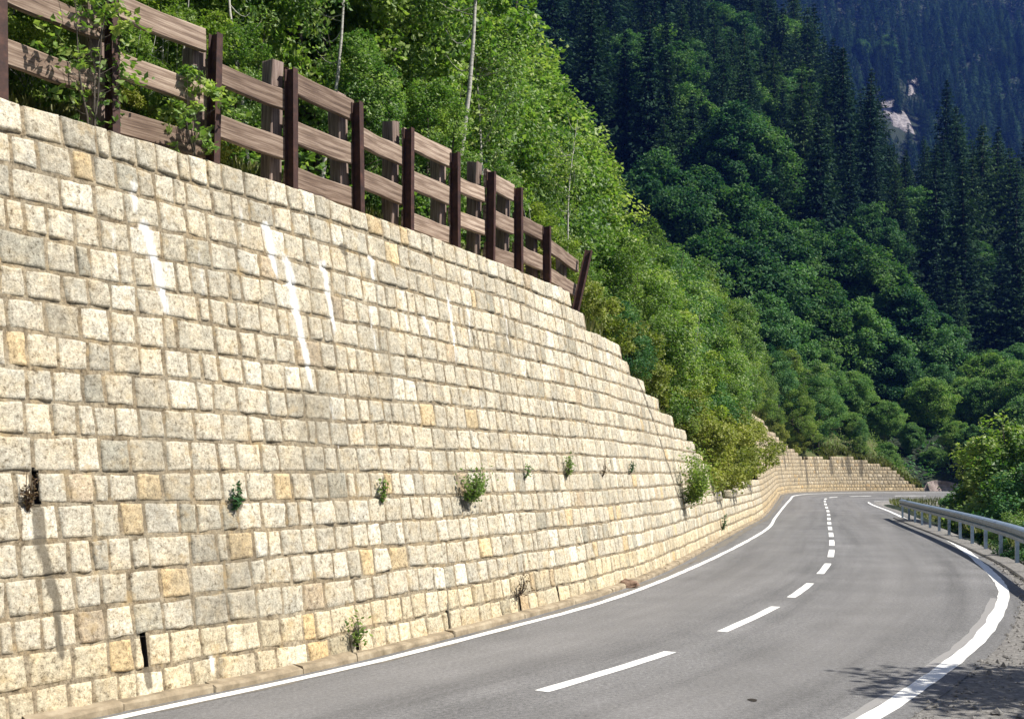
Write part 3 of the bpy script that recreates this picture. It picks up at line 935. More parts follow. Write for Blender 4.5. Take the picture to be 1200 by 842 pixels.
post_px = [1, 133, 250, 342, 420, 479, 534, 575, 608, 641]
pq = [fence_q(x) for x in post_px]
d0 = pq[1] - pq[0]
pq = [pq[0] - 3.3, pq[0] - 1.65] + pq
pq.append(fence_q(675))
print('post spacing', np.round(np.diff(pq), 2), [round(HOR - F * (TOP - CAMH) / fence_pt(q)[0][1]) for q in pq])
c0, _, _ = fence_pt(pq[5])
fence = empty('timber_fence', tuple(c0)); tag(fence, 'weathered timber plank fence with rusty steel posts along the wall crest', 'fence')
r = np.random.default_rng(77)


def rotz(t): return math.atan2(t[1], t[0])


def place(o, c, rz, ry=0.0, rx=0.0):
    o.location = Vector(c) - fence.location; o.rotation_euler = (rx, ry, rz)


def ibeam(h, name):
    mb = MB(); hw, dp, tf, tw_ = .045, .065, .009, .008
    # flanges face the road and the hill; local x along the fence, y towards the hill
    mb.obox((0, -dp, h / 2 - .15), (hw, 0, 0), (0, tf / 2, 0), (0, 0, h / 2 + .15))
    mb.obox((0, dp, h / 2 - .15), (hw, 0, 0), (0, tf / 2, 0), (0, 0, h / 2 + .15))
    mb.obox((0, 0, h / 2 - .151), (tw_ / 2, 0, 0), (0, dp - tf / 2 - .001, 0), (0, 0, h / 2 + .149))
    return mb.build(name, M['rust'], fence)


def rough_block(name, lx, ly, lz, mat, seed, axis_, n=14, jag=.012):
    """timber with worn arrises; long axis 0 = x, 2 = z"""
    r = np.random.default_rng(seed)
    L = (lx, ly, lz)[axis_]; o = [i for i in (0, 1, 2) if i != axis_]
    s = np.linspace(-L / 2, L / 2, n)
    a, b = (lx, ly, lz)[o[0]] / 2, (lx, ly, lz)[o[1]] / 2
    bev = .012
    prof = np.array([(-a + bev, -b), (a - bev, -b), (a, -b + bev), (a, b - bev), (a - bev, b), (-a + bev, b), (-a, b - bev), (-a, -b + bev)])
    V = np.zeros((n, 8, 3)); V[..., axis_] = s[:, None]
    V[..., o[0]] = prof[None, :, 0]; V[..., o[1]] = prof[None, :, 1]
    nz = np.stack([vnoise(np.stack([V[..., 0] * 3 + seed, V[..., 1] * 8, V[..., 2] * 3 + 5 * k], -1), 60 + k) for k in range(3)], -1)
    V += nz * jag
    V[0, :, axis_] += r.normal(0, .012, 8); V[-1, :, axis_] += r.normal(0, .012, 8)
    sag = -.02 * (1 - (2 * s / L) ** 2) * r.uniform(0, 1)
    if axis_ == 0: V[..., 2] += sag[:, None]
    k = 8; i = np.arange(n - 1)[:, None] * k; j = np.arange(k)[None]; j2 = (j + 1) % k
    Fq = np.stack([i + j, i + j2, i + k + j2, i + k + j], -1).reshape(-1, 4)
    caps = [np.arange(8)[::-1][None], (np.arange(8) + (n - 1) * 8)[None]]
    return mobj(name, V.reshape(-1, 3), [Fq] + caps, mat, fence)


for i, q in enumerate(pq):
    c, t, n = fence_pt(q); last = i == len(pq) - 1
    o = ibeam({3: 1.75, 11: 1.10, 12: 1.42}.get(i, 1.50), 'steel_post')
    if last:
        place(o, c - t * .10 + np.array([0, 0, -.32]), rotz(t), R_(17), R_(7))
        o['label'] = 'leaning rusty steel post at the fence end'
    else:
        place(o, c, rotz(t) + r.normal(0, .03), r.normal(0, .012), r.normal(0, .01))
    if not last or True:
        h = {5: 1.62, 7: 1.62}.get(i, r.uniform(1.35, 1.7))
        if last: h = .95
        if i == 11: h = 1.0
        o = rough_block('timber_post', .19, .19, h + .4, M['post'], 200 + i, 2)
        place(o, c + n * .30 - t * .03 + np.array([0, 0, h / 2 - .2]), rotz(t) + r.normal(0, .06), r.normal(0, .02), r.normal(0, .02))
three = True
for i in range(len(pq) - 1):
    (a, ta, na), (b, tb, nb) = fence_pt(pq[i]), fence_pt(pq[i + 1])
    v = b - a; L = np.linalg.norm(v); rz = math.atan2(v[1], v[0])
    rows = {10: (1.0, .42), 11: (.78, .26)}.get(i, (1.41, .80, .22) if i % 2 == 1 else (1.13, .55))
    nn = np.array([-v[1], v[0], 0]) / L
    for j, z in enumerate(rows):
        if i == 2 and False: continue
        o = rough_block('plank', L - .03 + (.42 if i == 11 else 0), .065, .27 + r.normal(0, .012), M['wood'], 300 + i * 5 + j, 0)
        drop = 0
        place(o, (a + b) / 2 + (v / L * .2 if i == 11 else 0) + nn * .105 + np.array([0, 0, z + drop * (.7 if i == len(pq) - 2 else 1) + r.normal(0, .02)]), rz, r.normal(0, .012) + (R_(2.2) if i == len(pq) - 2 else 0), r.normal(0, .03))

# ------------------------------------------------------------------ guard rail
gr = empty('guard_rail', (float(RAIL.at(20)[0][0]), float(RAIL.at(20)[0][1]), 0)); tag(gr, 'galvanised steel guard rail on upright posts along the right edge of the bend', 'guard rail')
inv = -np.array(gr.location)
prof = [(.02, .47), (.065, .50), (.065, .585), (.0, .62), (.0, .66), (.065, .695), (.065, .78), (.02, .81), (-.03, .825), (-.13, .825), (-.135, .79), (-.02, .785), (-.02, .49)]
s = np.arange(0, RAIL.L + .01, .4); p, t, n = RAIL.at(s)
V = np.stack([np.concatenate([p + n * o, np.full((len(s), 1), z)], 1) for o, z in [(o_, .635 + (z_ - .47) * .90) for o_, z_ in prof]], 1) + inv
k = len(prof); i = np.arange(len(s) - 1)[:, None] * k; j = np.arange(k)[None]; j2 = (j + 1) % k
Fq = np.stack([i + j, i + j2, i + k + j2, i + k + j], -1).reshape(-1, 4)
mobj('rail_beam', V.reshape(-1, 3), [Fq, (np.arange(k) + (len(s) - 1) * k)[None], np.arange(k)[::-1][None]], M['galv_beam'], gr, False)
s = np.arange(1.2, RAIL.L, 2.55)
for q in list(s[:-1]) + [RAIL.L - .25]:
    p, t, n = RAIL.at(q); mb = MB(); t3 = np.array([t[0], t[1], 0]); n3 = np.array([n[0], n[1], 0])
    c = np.array([p[0], p[1], 0]) - n3 * .07 + inv
    mb.obox(c + [0, 0, .35], t3 * .055, n3 * .006, np.array([0, 0, .57]))
    mb.obox(c - n3 * .045 + t3 * .040 + [0, 0, .35], t3 * .005, n3 * .038, np.array([0, 0, .57]))
    mb.obox(c - n3 * .045 - t3 * .040 + [0, 0, .35], t3 * .005, n3 * .038, np.array([0, 0, .57]))
    mb.build('post', M['galv'], gr)
# concrete edging under the rail
s = np.arange(0, RAIL.L + .5, .5); s = np.minimum(s, RAIL.L); p, t, n = RAIL.at(s)
prof = [(.30, -.2), (.29, .02), (.26, .05), (-.16, .06), (-.19, -.5)]
V = np.stack([np.concatenate([p + n * o, np.full((len(s), 1), z)], 1) for o, z in prof], 1)
k = len(prof); ii = np.arange(len(s) - 1)[:, None] * k + np.arange(k - 1)[None]
Fq = np.stack([ii, ii + 1, ii + k + 1, ii + k], -1).reshape(-1, 4)
tag(mobj('rail_footing', V.reshape(-1, 3), Fq, M['verge'], None, False), 'narrow concrete footing strip under the guard rail posts', 'footing')

# ------------------------------------------------------------------ rock by the kerb
def boulder(name, c, size, mat, seed, n=(14, 9)):
    th = np.linspace(0, 2 * np.pi, n[0], endpoint=False); ph = np.linspace(-np.pi / 2, np.pi / 2, n[1])
    T, P = np.meshgrid(th, ph, indexing='ij')
    D = np.stack([np.cos(T) * np.cos(P), np.sin(T) * np.cos(P), np.sin(P)], -1)
    rr = 1 + .45 * fbm(D * 1.5 + seed, 3, seed)
    V = (D * rr[..., None] * np.array(size) + np.array([0, 0, size[2] * .5])).reshape(-1, 3)
    i = np.arange(n[0])[:, None] * n[1]; i2 = ((np.arange(n[0]) + 1) % n[0])[:, None] * n[1]; j = np.arange(n[1] - 1)[None]
    Fq = np.stack([i + j, i2 + j, i2 + j + 1, i + j + 1], -1).reshape(-1, 4)
    o = mobj(name, V, Fq, mat); o.location = c
    return o


XY = ((735 - PX0) / (688 - HOR) * CAMH, F * CAMH / (688 - HOR))
tag(boulder('fallen_rock', (XY[0], XY[1], 0), (.24, .13, .10), M['rock'], 4), 'brown rock lying in the gutter between kerb and white line', 'rock')

# ------------------------------------------------------------------ plants growing from the wall joints
def wall_plant(name, px, py, h, w, n, lsize, mat, label, seed, stemmat=None, cat='plant', hang=False):
    r = np.random.default_rng(seed); q, z = on_wall(px, py)
    P0 = wall_pt(np.array(q), np.array(z), np.array(-.01)); t = WALL.at(q)[1]; t3 = np.array([t[0], t[1], 0]); o3 = np.array([t[1], -t[0], 0.0])
    root = empty(name, tuple(P0)); tag(root, label, cat)
    mb = MB(); C = []
    ns = max(4, int(5 + w * 14))
    for k in range(ns):
        a = r.normal(0, .5); L = h * r.uniform(.5, 1.05)
        e = t3 * w * .5 * np.clip(r.normal(0, .6), -1, 1) + o3 * (w * .35 * r.uniform(.3, 1.2) + .03) + np.array([0, 0, L if not hang else L * r.uniform(-.5, .7)])
        mid = o3 * w * .35 + e * .45 + r.normal(0, .05 * h, 3)
        u = np.linspace(0, 1, 6)[:, None]; br = 2 * u * (1 - u) * mid + u ** 2 * e
        mb.tube(br, .006 * (1 - .7 * u[:, 0]) + .001, 5)
        m = n // ns; uu_ = r.uniform(.15, 1.03, m)[:, None]
        cc = 2 * uu_ * (1 - uu_) * mid + uu_ ** 2 * e + r.normal(0, .09 * w + .01, (m, 3)) * (.4 + uu_)
        C.append(cc)
    mb.build('stem', stemmat or M['bark'], root, True)
    C = np.concatenate(C); C += o3 * np.maximum(0, .02 - (C @ o3))[:, None]
    V, Fq = leaves(C, lsize, .3, None, seed, .5)
    mobj('leaves', V, Fq, mat, root, False, {'tint': np.repeat(np.clip(r.normal(.5, .25, len(C)), 0, 1), 4)})
    return root


wall_plant('wall_bush', 545, 588, .46, .55, 620, .06, M['leaf_y'], 'bushy green plant rooted in a joint at the middle of the granite wall', 1)
wall_plant('wall_weed', 446, 592, .40, .16, 110, .055, M['leaf'], 'thin upright weed growing in a wall joint left of the bushy plant', 2)
wall_plant('wall_weed', 276, 598, .32, .14, 150, .05, M['leaf_d'], 'dark green weed tuft in a wall joint, second growth from the left end', 3)
wall_plant('wall_weed', 663, 560, .42, .26, 120, .06, M['leaf_y'], 'upright weed in the wall joint to the right of the bushy plant', 4)
wall_plant('wall_weed', 616, 560, .26, .16, 60, .05, M['leaf_m'], 'tiny sparse weed between the bushy plant and the upright weed to its right', 5)
wall_plant('wall_weed', 705, 560, .36, .16, 40, .05, M['dry'], 'thin brown dried weed high on the right part of the wall', 6, M['dry'])
wall_plant('wall_weed', 737, 556, .30, .2, 70, .05, M['leaf_d'], 'small dark weed in the wall joint nearest the big bush on the right', 7)
wall_plant('dead_weed', 37, 600, .34, .10, 160, .04, M['dry'], 'withered brown weed in a drain slot near the left end of the wall', 8, M['dry'])
wall_plant('dry_twig', 607, 700, .36, .38, 70, .05, M['dry'], 'forked dry twig with sparse leaves growing from a slot low in the wall', 9, M['bark'])
wall_plant('wall_weed', 416, 752, .34, .32, 90, .06, M['leaf_y'], 'pale weed leaning right out of a drain hole just above the kerb', 10)
wall_plant('wall_bush', 801, 590, 1.35, 1.35, 2400, .09, M['leaf_y'], 'large green bush hanging on the right end of the tall wall', 12)
wall_plant('wall_weed', 846, 622, .55, .3, 160, .07, M['leaf_d'], 'dark green weed at the wall foot where the low wall begins', 13)
wall_plant('wall_weed', 806, 510, .6, .6, 300, .08, M['leaf_y'], 'yellow-green tuft on the stepped edge above the large wall bush', 14)

# ------------------------------------------------------------------ trees
GN = 'bright young trees on the bank above the wall'
LB = 'light green young deciduous tree in the thicket on the bank above the stone wall'
near_mk = {
    0: lambda: make_broadleaf('young_tree', 21, 7.5, 1.9, 114, 187, .13, M['leaf'], M['birch'], LB, 'tree', .10, .010, 1, .068, GN),
    1: lambda: make_broadleaf('young_tree', 22, 8.5, 2.2, 132, 187, .135, M['leaf'], M['bark'], LB, 'tree', .10, .011, 2, .064, GN),
    2: lambda: make_broadleaf('young_tree', 23, 7.0, 2.3, 120, 187, .125, M['leaf_y'], M['bark'], LB, 'tree', .06, .010, 3, .068, GN),
    3: lambda: make_broadleaf('young_tree', 24, 6.0, 1.8, 108, 172, .12, M['leaf_y'], M['birch'], LB, 'tree', .06, .010, 2, .068, GN),
    4: lambda: make_broadleaf('young_tree', 25, 8.0, 2.2, 132, 172, .13, M['leaf_m'], M['bark'], LB, 'tree', .10, .012, 1, .068, GN),
    5: lambda: make_broadleaf('shrub', 26, 2.6, 1.5, 60, 190, .10, M['leaf_s'], M['bark'], 'yellow-green shrub', 'shrub', .0, .012, 4, .13, 'shrubs along the wall crest'),
}
near = Stock(near_mk)
r = np.random.default_rng(2024)


def top_py(q, d, h):
    P = bank_pt(q, d); return PX0 + F * P[0] / P[1], HOR - F * (P[2] + h - CAMH) / P[1]


# outline of the bright trees in the photograph: picture column -> topmost row
ox = [0, 560, 610, 640, 690, 740, 800, 850, 900, 950, 1010, 1050, 1090]
oy = [-300, -200, -40, 30, 95, 150, 235, 300, 355, 420, 478, 520, 552]
hts = {0: 7.5, 1: 8.5, 2: 7.0, 3: 6.0, 4: 8.0}
bay_names = {}
cnt = 0
for row, (d, gap) in enumerate([(1.4, 2.3), (3.4, 2.4), (6.0, 2.7), (9.5, 3.2), (14, 4.2)]):
    q = 6.0 + row * .7
    while q < Q_FAR_END - 2:
        qq, dd = q + r.uniform(-.5, .5), d + r.uniform(-.5, .6)
        P = bank_pt(qq, dd)
        if P[1] > 3:
            k = int(r.choice([0, 1, 2, 3, 4], p=[.24, .2, .26, .2, .10]))
            x, y = top_py(qq, dd, 0)
            lim_ = np.interp(x, ox, oy) + r.uniform(-4, 18)
            avail = (y - lim_) / F * P[1]
            h = min(hts[k] * r.uniform(.85, 1.2), avail)
            if P[1] > 18 and row == 0: h *= r.uniform(.6, .95)
            if row == 0 and P[1] < 30: h = min(h, r.uniform(2.2, 4.2))
            if -350 < x < 1120 and h > 1.6 and (row < 3 or r.random() < .9):
                lab = {0: 'slim bright green pale-stemmed tree', 1: 'bright green twin-stemmed tree', 2: 'bushy yellowish-green tree', 3: 'small yellowish-green tree', 4: 'deep green young tree'}[k]
                lab += ' close to the crest' if row < 2 else ' higher on the bank'
                for lim2, txt in ((240, ' behind the leftmost fence bays'), (430, ' behind the middle of the fence'), (690, ' behind the far half of the fence'), (800, ' above the stepped wall end'), (880, ' above the low wall'), (1e4, ' above the far wall')):
                    if x < lim2: lab += txt; break
                near.place(k, tuple(P - [0, 0, .15]), r.uniform(0, 6.28), h / hts[k], lab, GN, r.uniform(.95, 1.1)); cnt += 1
        q += gap * (1 if P[1] < 55 else 1.35)
print('near trees', cnt)

# the slim birch whose pale stem shows through the leaves
_qs = np.arange(15, 40, .1); _xs = [PX0 + F * bank_pt(q_, 2.2)[0] / bank_pt(q_, 2.2)[1] for q_ in _qs]
P = bank_pt(float(_qs[np.abs(np.array(_xs) - 520).argmin()]), 2.2)
bir = make_broadleaf('birch_sapling', 31, 8.5, 1.0, 34, 70, .11, M['leaf'], M['birch'], 'slim sapling', 'tree', .45, .0075, 1, .07)
for kk, (px_, d_, sc_, lab) in enumerate([(522, 1.3, .95, 'slim sapling with a bare pale stem rising behind the middle of the fence'), (372, 1.5, .62, 'thin pale-stemmed sapling behind the fence, left of the tallest slim sapling'),
        (452, 2.0, .8, 'pale-stemmed sapling just left of the slim sapling behind the middle of the fence'), (585, 1.6, .72, 'pale-stemmed sapling behind the far end of the fence'),
        (290, 1.7, .55, 'short pale-stemmed sapling behind the third fence bay'), (655, 1.8, .7, 'pale-stemmed sapling above the leaning end post of the fence')]):
    _xs = [PX0 + F * bank_pt(q_, d_)[0] / bank_pt(q_, d_)[1] for q_ in _qs]
    P = bank_pt(float(_qs[np.abs(np.array(_xs) - px_).argmin()]), d_)
    if kk == 0:
        o = bir; o.location = tuple(P); o.scale = (sc_,) * 3; o['label'] = lab; o['group'] = 'pale-stemmed saplings behind the fence'; o.rotation_euler = (0, 0, 1.0)
    else: copy_tree(bir, tuple(P), 1.3 * kk, sc_, lab, 'pale-stemmed saplings behind the fence')

# shrubs on the crest
SH = [(790, 1.0, .9, 'yellow-green shrub leaning over the stepped end of the tall wall'), (835, .8, 1.0, 'yellow-green shrub at the left end of the low wall'),
      (848, 1.4, 1.25, 'taller yellow-green shrub behind the middle of the low wall'), (868, .8, 1.2, 'yellow-green shrub spilling over the low wall'),
      (886, .9, 1.3, 'yellow-green shrub against the end of the far tall wall'), (690, .9, .55, 'low shrub beside the leaning end post of the fence'),
      (718, .8, .6, 'low shrub on the wall crest just past the fence end'), (748, .8, .75, 'leafy shrub filling the notch in the stepped wall crest'),
      (841, .0, 1.15, 'yellow-green shrub hanging over the face of the low wall, leftmost of the overhanging ones'), (858, -.05, 1.25, 'yellow-green shrub hanging over the middle of the low wall'), (877, .0, 1.3, 'yellow-green shrub hanging over the right end of the low wall'), (905, 1.2, .8, 'shrub on top of the far wall above the bend'), (925, 1.3, .9, 'rounded shrub on the far wall crest'), (946, 1.0, .9, 'shrub in the dip of the far wall crest'),
      (300, .55, .30, 'low grassy shrub behind the third fence bay'), (205, .6, .30, 'small shrub behind the second fence bay')]
for px, d, s_, lab in SH:
    zt = float(Ttop(q_of_px(px, 4.0 if px < 800 else 2.5))); q = q_of_px(px, zt)
    near.place(5, tuple(bank_pt(q, d) - [0, 0, .1]), r.uniform(0, 6.28), s_, lab, 'shrubs along the wall crest')
# branches that reach through the fence
for kk, (px, h_, rx_, lab) in enumerate([(104, 1.75, .55, 'thin leafy sapling twining through the planks of the first fence bay'), (226, 1.1, .5, 'small leafy sapling twining through the lower planks of the second fence bay')]):
    c_, t3_, n3_ = fence_pt(fence_q(px), -.03)
    o = make_broadleaf('climbing_sapling', 81 + kk, h_, rx_, 26, 24, .085, M['leaf'], M['bark'], lab, 'sapling', .0, .008, 3, .10)
    o.location = tuple(c_ - [0, 0, .1])
for px, d, sc, lab in [(88, .75, .36, 'leafy young tree poking its twigs through the first fence bay'), (215, .75, .26, 'leafy young tree poking twigs through the second fence bay'),
                       (300, 1.3, .42, 'yellow-green young tree standing close behind the third fence bay')]:
    near.place(3, tuple(bank_pt(fence_q(px), d) - [0, 0, .1]), r.uniform(0, 6.28), sc, lab, GN)

# dark broadleaf trees above the far wall: (column, row of the top, distance)
GD = 'dark broadleaf trees above the bend'; LD = 'dark round-crowned broadleaf tree above the bend'
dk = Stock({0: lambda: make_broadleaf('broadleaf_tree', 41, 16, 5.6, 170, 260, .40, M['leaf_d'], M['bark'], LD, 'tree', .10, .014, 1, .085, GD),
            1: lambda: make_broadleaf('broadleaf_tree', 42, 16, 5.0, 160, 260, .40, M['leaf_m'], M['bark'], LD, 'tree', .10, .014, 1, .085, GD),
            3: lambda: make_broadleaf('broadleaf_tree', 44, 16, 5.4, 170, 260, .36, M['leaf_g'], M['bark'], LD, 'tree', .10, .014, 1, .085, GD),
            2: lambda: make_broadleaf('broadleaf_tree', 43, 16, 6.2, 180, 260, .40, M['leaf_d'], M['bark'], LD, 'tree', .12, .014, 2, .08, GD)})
DARK = [(770, 180, 140, 0), (812, 198, 142, 2), (852, 222, 140, 0), (893, 236, 143, 2), (935, 262, 146, 0), (985, 268, 146, 2), (1022, 290, 143, 0), (1062, 335, 138, 2), (1098, 385, 133, 0), (1122, 432, 128, 1),
        (840, 268, 125, 2), (880, 290, 124, 0), (920, 310, 126, 1), (958, 330, 125, 2), (1000, 352, 124, 0), (1040, 395, 122, 2), (1078, 440, 120, 1), (1108, 480, 118, 0),
        (890, 345, 112, 1), (925, 372, 113, 0), (962, 402, 113, 1), (1000, 430, 114, 1), (1036, 465, 113, 0), (1068, 492, 112, 1), (1094, 520, 110, 1), (1000, 480, 109, 1), (968, 455, 108, 0), (1040, 515, 108, 1),
        (1165, 412, 128, 1), (1190, 420, 122, 1), (1142, 455, 118, 1), (1215, 430, 118, 1), (1128, 495, 114, 1), (1205, 455, 105, 1), (1092, 530, 113, 3), (1108, 522, 118, 1), (1122, 528, 113, 3), (1140, 512, 118, 1), (1152, 525, 112, 3), (1112, 548, 110.5, 3), (1130, 550, 110.5, 1), (1176, 500, 110, 1), (1128, 470, 124, 1)]
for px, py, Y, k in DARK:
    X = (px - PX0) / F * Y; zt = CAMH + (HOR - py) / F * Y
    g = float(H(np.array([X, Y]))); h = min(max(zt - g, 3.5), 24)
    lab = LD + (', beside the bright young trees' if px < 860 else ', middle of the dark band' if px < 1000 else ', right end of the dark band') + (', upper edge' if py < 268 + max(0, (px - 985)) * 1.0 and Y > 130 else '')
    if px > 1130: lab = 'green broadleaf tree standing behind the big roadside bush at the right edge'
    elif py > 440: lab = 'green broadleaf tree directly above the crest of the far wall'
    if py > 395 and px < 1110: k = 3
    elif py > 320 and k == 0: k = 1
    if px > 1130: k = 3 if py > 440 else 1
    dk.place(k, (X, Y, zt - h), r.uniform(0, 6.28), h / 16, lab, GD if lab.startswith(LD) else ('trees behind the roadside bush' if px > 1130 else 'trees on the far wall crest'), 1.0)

# younger trees filling the slope behind the far bend
yy = 107.0
while yy < 152:
    xx = 38.0
    while xx < 80:
        x_, y_ = xx + r.uniform(-1.8, 1.8), yy + r.uniform(-1.8, 1.8); xx += 5.2
        p_ = PX0 + F * x_ / y_
        if not 1066 < p_ < 1260: continue
        if CEN.near(np.array([[x_, y_]]))[0][0] < 8: continue
        g = float(H(np.array([x_, y_]))); h = r.uniform(5.5, 9.5) * (1 if y_ > 112 else .62)
        dk.place(int(r.choice([1, 3, 3])), (x_, y_, g - .2), r.uniform(0, 6.28), h / 16, 'green broadleaf tree on the slope where the road disappears behind the big bush', 'trees on the slope behind the far bend', 1.0)
    yy += 5.0

# roadside bushes beyond the guard rail
GB = 'bushes beyond the guard rail'
bs = Stock({0: lambda: make_broadleaf('roadside_bush', 51, 6, 3.0, 130, 230, .17, M['leaf_m'], M['bark'], 'bush', 'bush', .04, .014, 4, .10, GB),
            1: lambda: make_broadleaf('roadside_bush', 52, 6, 2.8, 130, 230, .16, M['leaf'], M['bark'], 'bush', 'bush', .04, .014, 4, .10, GB)})
BUSH = [(1200, 484, 50, 1, 'biggest leafy green bush, behind the guard rail at the right edge'), (1240, 486, 46, 1, 'sunlit bush right of the biggest one, cut by the right edge'),
        (1172, 545, 60, 0, 'dark bush left of the big one, beyond the far end of the guard rail'), (1188, 598, 36, 1, 'low leafy bush right behind the near guard rail posts'), (1215, 610, 29, 0, 'dark low bush behind the nearest guard rail posts'), (1174, 606, 42, 0, 'small dark bush between the middle posts of the guard rail'),
        (1180, 565, 50, 0, 'low dark bush under the big roadside bush'), (1225, 540, 38, 0, 'bush at the far right, partly out of the picture')]
for px, py, Y, k, lab in BUSH:
    X = (px - PX0) / F * Y; zt = CAMH + (HOR - py) / F * Y
    X += 0; g = float(H(np.array([X + .8, Y]))); h = max(zt - g, 2.0)
    bs.place(k, (X, Y, zt - h), r.uniform(0, 6.28), h / 6, lab, GB)

# roadside tree just outside the picture: it throws the shadow on the near verge
o = make_broadleaf('roadside_tree', 61, 9.0, 2.7, 70, 150, .17, M['leaf'], M['bark'], 'roadside tree just outside the right edge, shading the near verge', 'tree', .35, .014, 1, .085)
o.location = (10.2, 9.6, float(H(np.array([10.2, 9.6]))) - .1); o.scale = (.82, .82, 1.1)

# ------------------------------------------------------------------ conifers on the mountain
SC = [[(1018, 106), (1028, 107), (1038, 111), (1048, 116), (1053, 127), (1064, 137), (1070, 148), (1073, 159), (1064, 162), (1055, 157), (1047, 152), (1041, 142), (1034, 135), (1030, 126), (1023, 117)],
      [(1058, 80), (1072, 82), (1080, 108), (1064, 112)], [(704, -6), (734, -6), (728, 8), (712, 12)]]
patch_xy = []


def in_poly(x, y, poly):
    c = False; j = len(poly) - 1
    for i in range(len(poly)):
        (xi, yi), (xj, yj) = poly[i], poly[j]
        if (yi > y) != (yj > y) and x < (xj - xi) * (y - yi) / (yj - yi) + xi: c = not c
        j = i
    return c


for k, poly in enumerate(SC):
    pts = [ray_ground(*p, y0=150) for p in poly]
    pts = [p for p in pts if p is not None]
    if len(pts) < 3: continue
    A = np.array(pts); cen = A.mean(0)
    # a rubble sheet: rings from the middle to the outline, laid on the slope with broken relief
    rings = [cen + (A - cen) * f for f in (.25, .5, .75, 1.0)]
    Vv = np.concatenate([cen[None]] + rings)
    g = H(Vv[:, :2]); Vv[:, 2] = g + np.concatenate([[2.0]] + [np.full(len(A), f) for f in (2.0, 2.0, 1.7, -.6)]) + fbm(Vv / 4, 2, k) * .8
    m = len(A); fa = np.arange(m); fb = (fa + 1) % m
    tri = np.stack([0 * fa, 1 + fa, 1 + fb], 1)
    qd = np.concatenate([np.stack([1 + i * m + fa, 1 + (i + 1) * m + fa, 1 + (i + 1) * m + fb, 1 + i * m + fb], 1) for i in range(3)])
    tag(mobj('bare_rock', Vv, [tri, qd], M['scree'], None, False), ['pale bare rock patch among the dark conifers near the top right', 'small pale rock ledge just above the larger rock patch', 'pale rock patch at the top edge above the dark spruces'][k], 'rock')
    patch_xy.append((poly, cen[1]))

GS = 'spruces on the mountainside'; LS = 'dark spruce in the dense conifer forest on the shaded mountainside'
LLa = 'lighter feathery larch among the dark spruces on the mountainside'
cf = Stock({0: lambda: make_conifer('spruce_tree', 71, 22, 5.28, 46, M['needle'], LS, 'tree', GS, .62, 1.6),
            1: lambda: make_conifer('spruce_tree', 72, 22, 4.56, 48, M['needle'], LS, 'tree', GS, .62, 1.6),
            2: lambda: make_conifer('spruce_tree', 73, 22, 5.88, 44, M['needle'], LS, 'tree', GS, .62, 1.6),
            3: lambda: make_conifer('larch_tree', 74, 22, 6.00, 44, M['needle_l'], LLa, 'tree', 'larches on the mountainside', .58, 1.5, .7),
            4: lambda: make_conifer('larch_tree', 75, 22, 5.16, 42, M['needle_l'], LLa, 'tree', 'larches on the mountainside', .58, 1.5, .75)})
# candidate stands: jittered grid over the slopes inside (and a little beside) the view
cand = []
Y = 150.0
while Y < 1150:
    gap = 7.2 if Y < 330 else 7.4 + (Y - 330) * .003
    X = -.12 * Y - 20
    while X < .56 * Y + 25:
        x, y = X + r.uniform(-.42, .42) * gap, Y + r.uniform(-.42, .42) * gap
        cand.append((x, y)); X += gap
    Y += gap * .9
cand = np.array(cand); cz = H(cand)
cpx = PX0 + F * cand[:, 0] / cand[:, 1]; cpy = HOR - F * (cz - CAMH) / cand[:, 1]
hh = r.uniform(14, 28, len(cand)); ctop = HOR - F * (cz + hh - CAMH) / cand[:, 1]
keep = (cpy > -30) & (ctop < 600) & (cz > -6) & (cpx > 560) & (cpx < 1290)
# not where the broadleaf trees stand
keep &= ~((cand[:, 1] < 158) & (cpx < 1120))
# leave the bare rock free: only low trees below and in front of it
for poly, yc in patch_xy:
    for i in np.where(keep)[0]:
        if cand[i, 1] > yc + 8 or r.random() < .05: continue
        for sc_ in (1, .6, .35, .2, 0):
            tp_ = HOR - F * (cz[i] + hh[i] * sc_ - CAMH) / cand[i, 1]
            if not any(in_poly(cpx[i] + dx, cpy[i] + (tp_ - cpy[i]) * f, poly) for dx in (-9, 0, 9) for f in (0, .2, .4, .6, .8, 1)): break
        if sc_ == 0: keep[i] = False
        elif sc_ < 1: hh[i] *= sc_; ctop[i] = HOR - F * (cz[i] + hh[i] - CAMH) / cand[i, 1]
cand, cz, hh, cpx, cpy, ctop = (a[keep] for a in (cand, cz, hh, cpx, cpy, ctop))
# occlusion: rank by visible size
order = np.argsort(cand[:, 1])
print('conifers', len(order))
colmin = np.full(1400, 1e4); vis = np.zeros(len(cand))
tree_line = np.interp(np.arange(1400) , [0, 560, 610, 640, 690, 740, 760, 812, 852, 893, 935, 985, 1022, 1062, 1098, 1122, 1135, 1165, 1400], [-300, -200, -40, 30, 95, 150, 180, 205, 228, 242, 268, 275, 298, 340, 390, 440, 450, 425, 425])
colmin = np.minimum(colmin, tree_line)
for i in order:
    wpx = max(1, int(3.0 / cand[i, 1] * F * .55)); x0 = int(np.clip(cpx[i] - wpx, 0, 1399)); x1 = int(np.clip(cpx[i] + wpx, 1, 1400))
    v = np.maximum(0, colmin[x0:x1] - np.maximum(ctop[i], 0)); vis[i] = v.sum()
    colmin[x0:x1] = np.minimum(colmin[x0:x1], ctop[i] + (cpy[i] - ctop[i]) * .25)
rank = np.argsort(-vis)
ind = set(rank[:300].tolist()); nvis = int((vis > 0).sum()); print('visible', nvis)
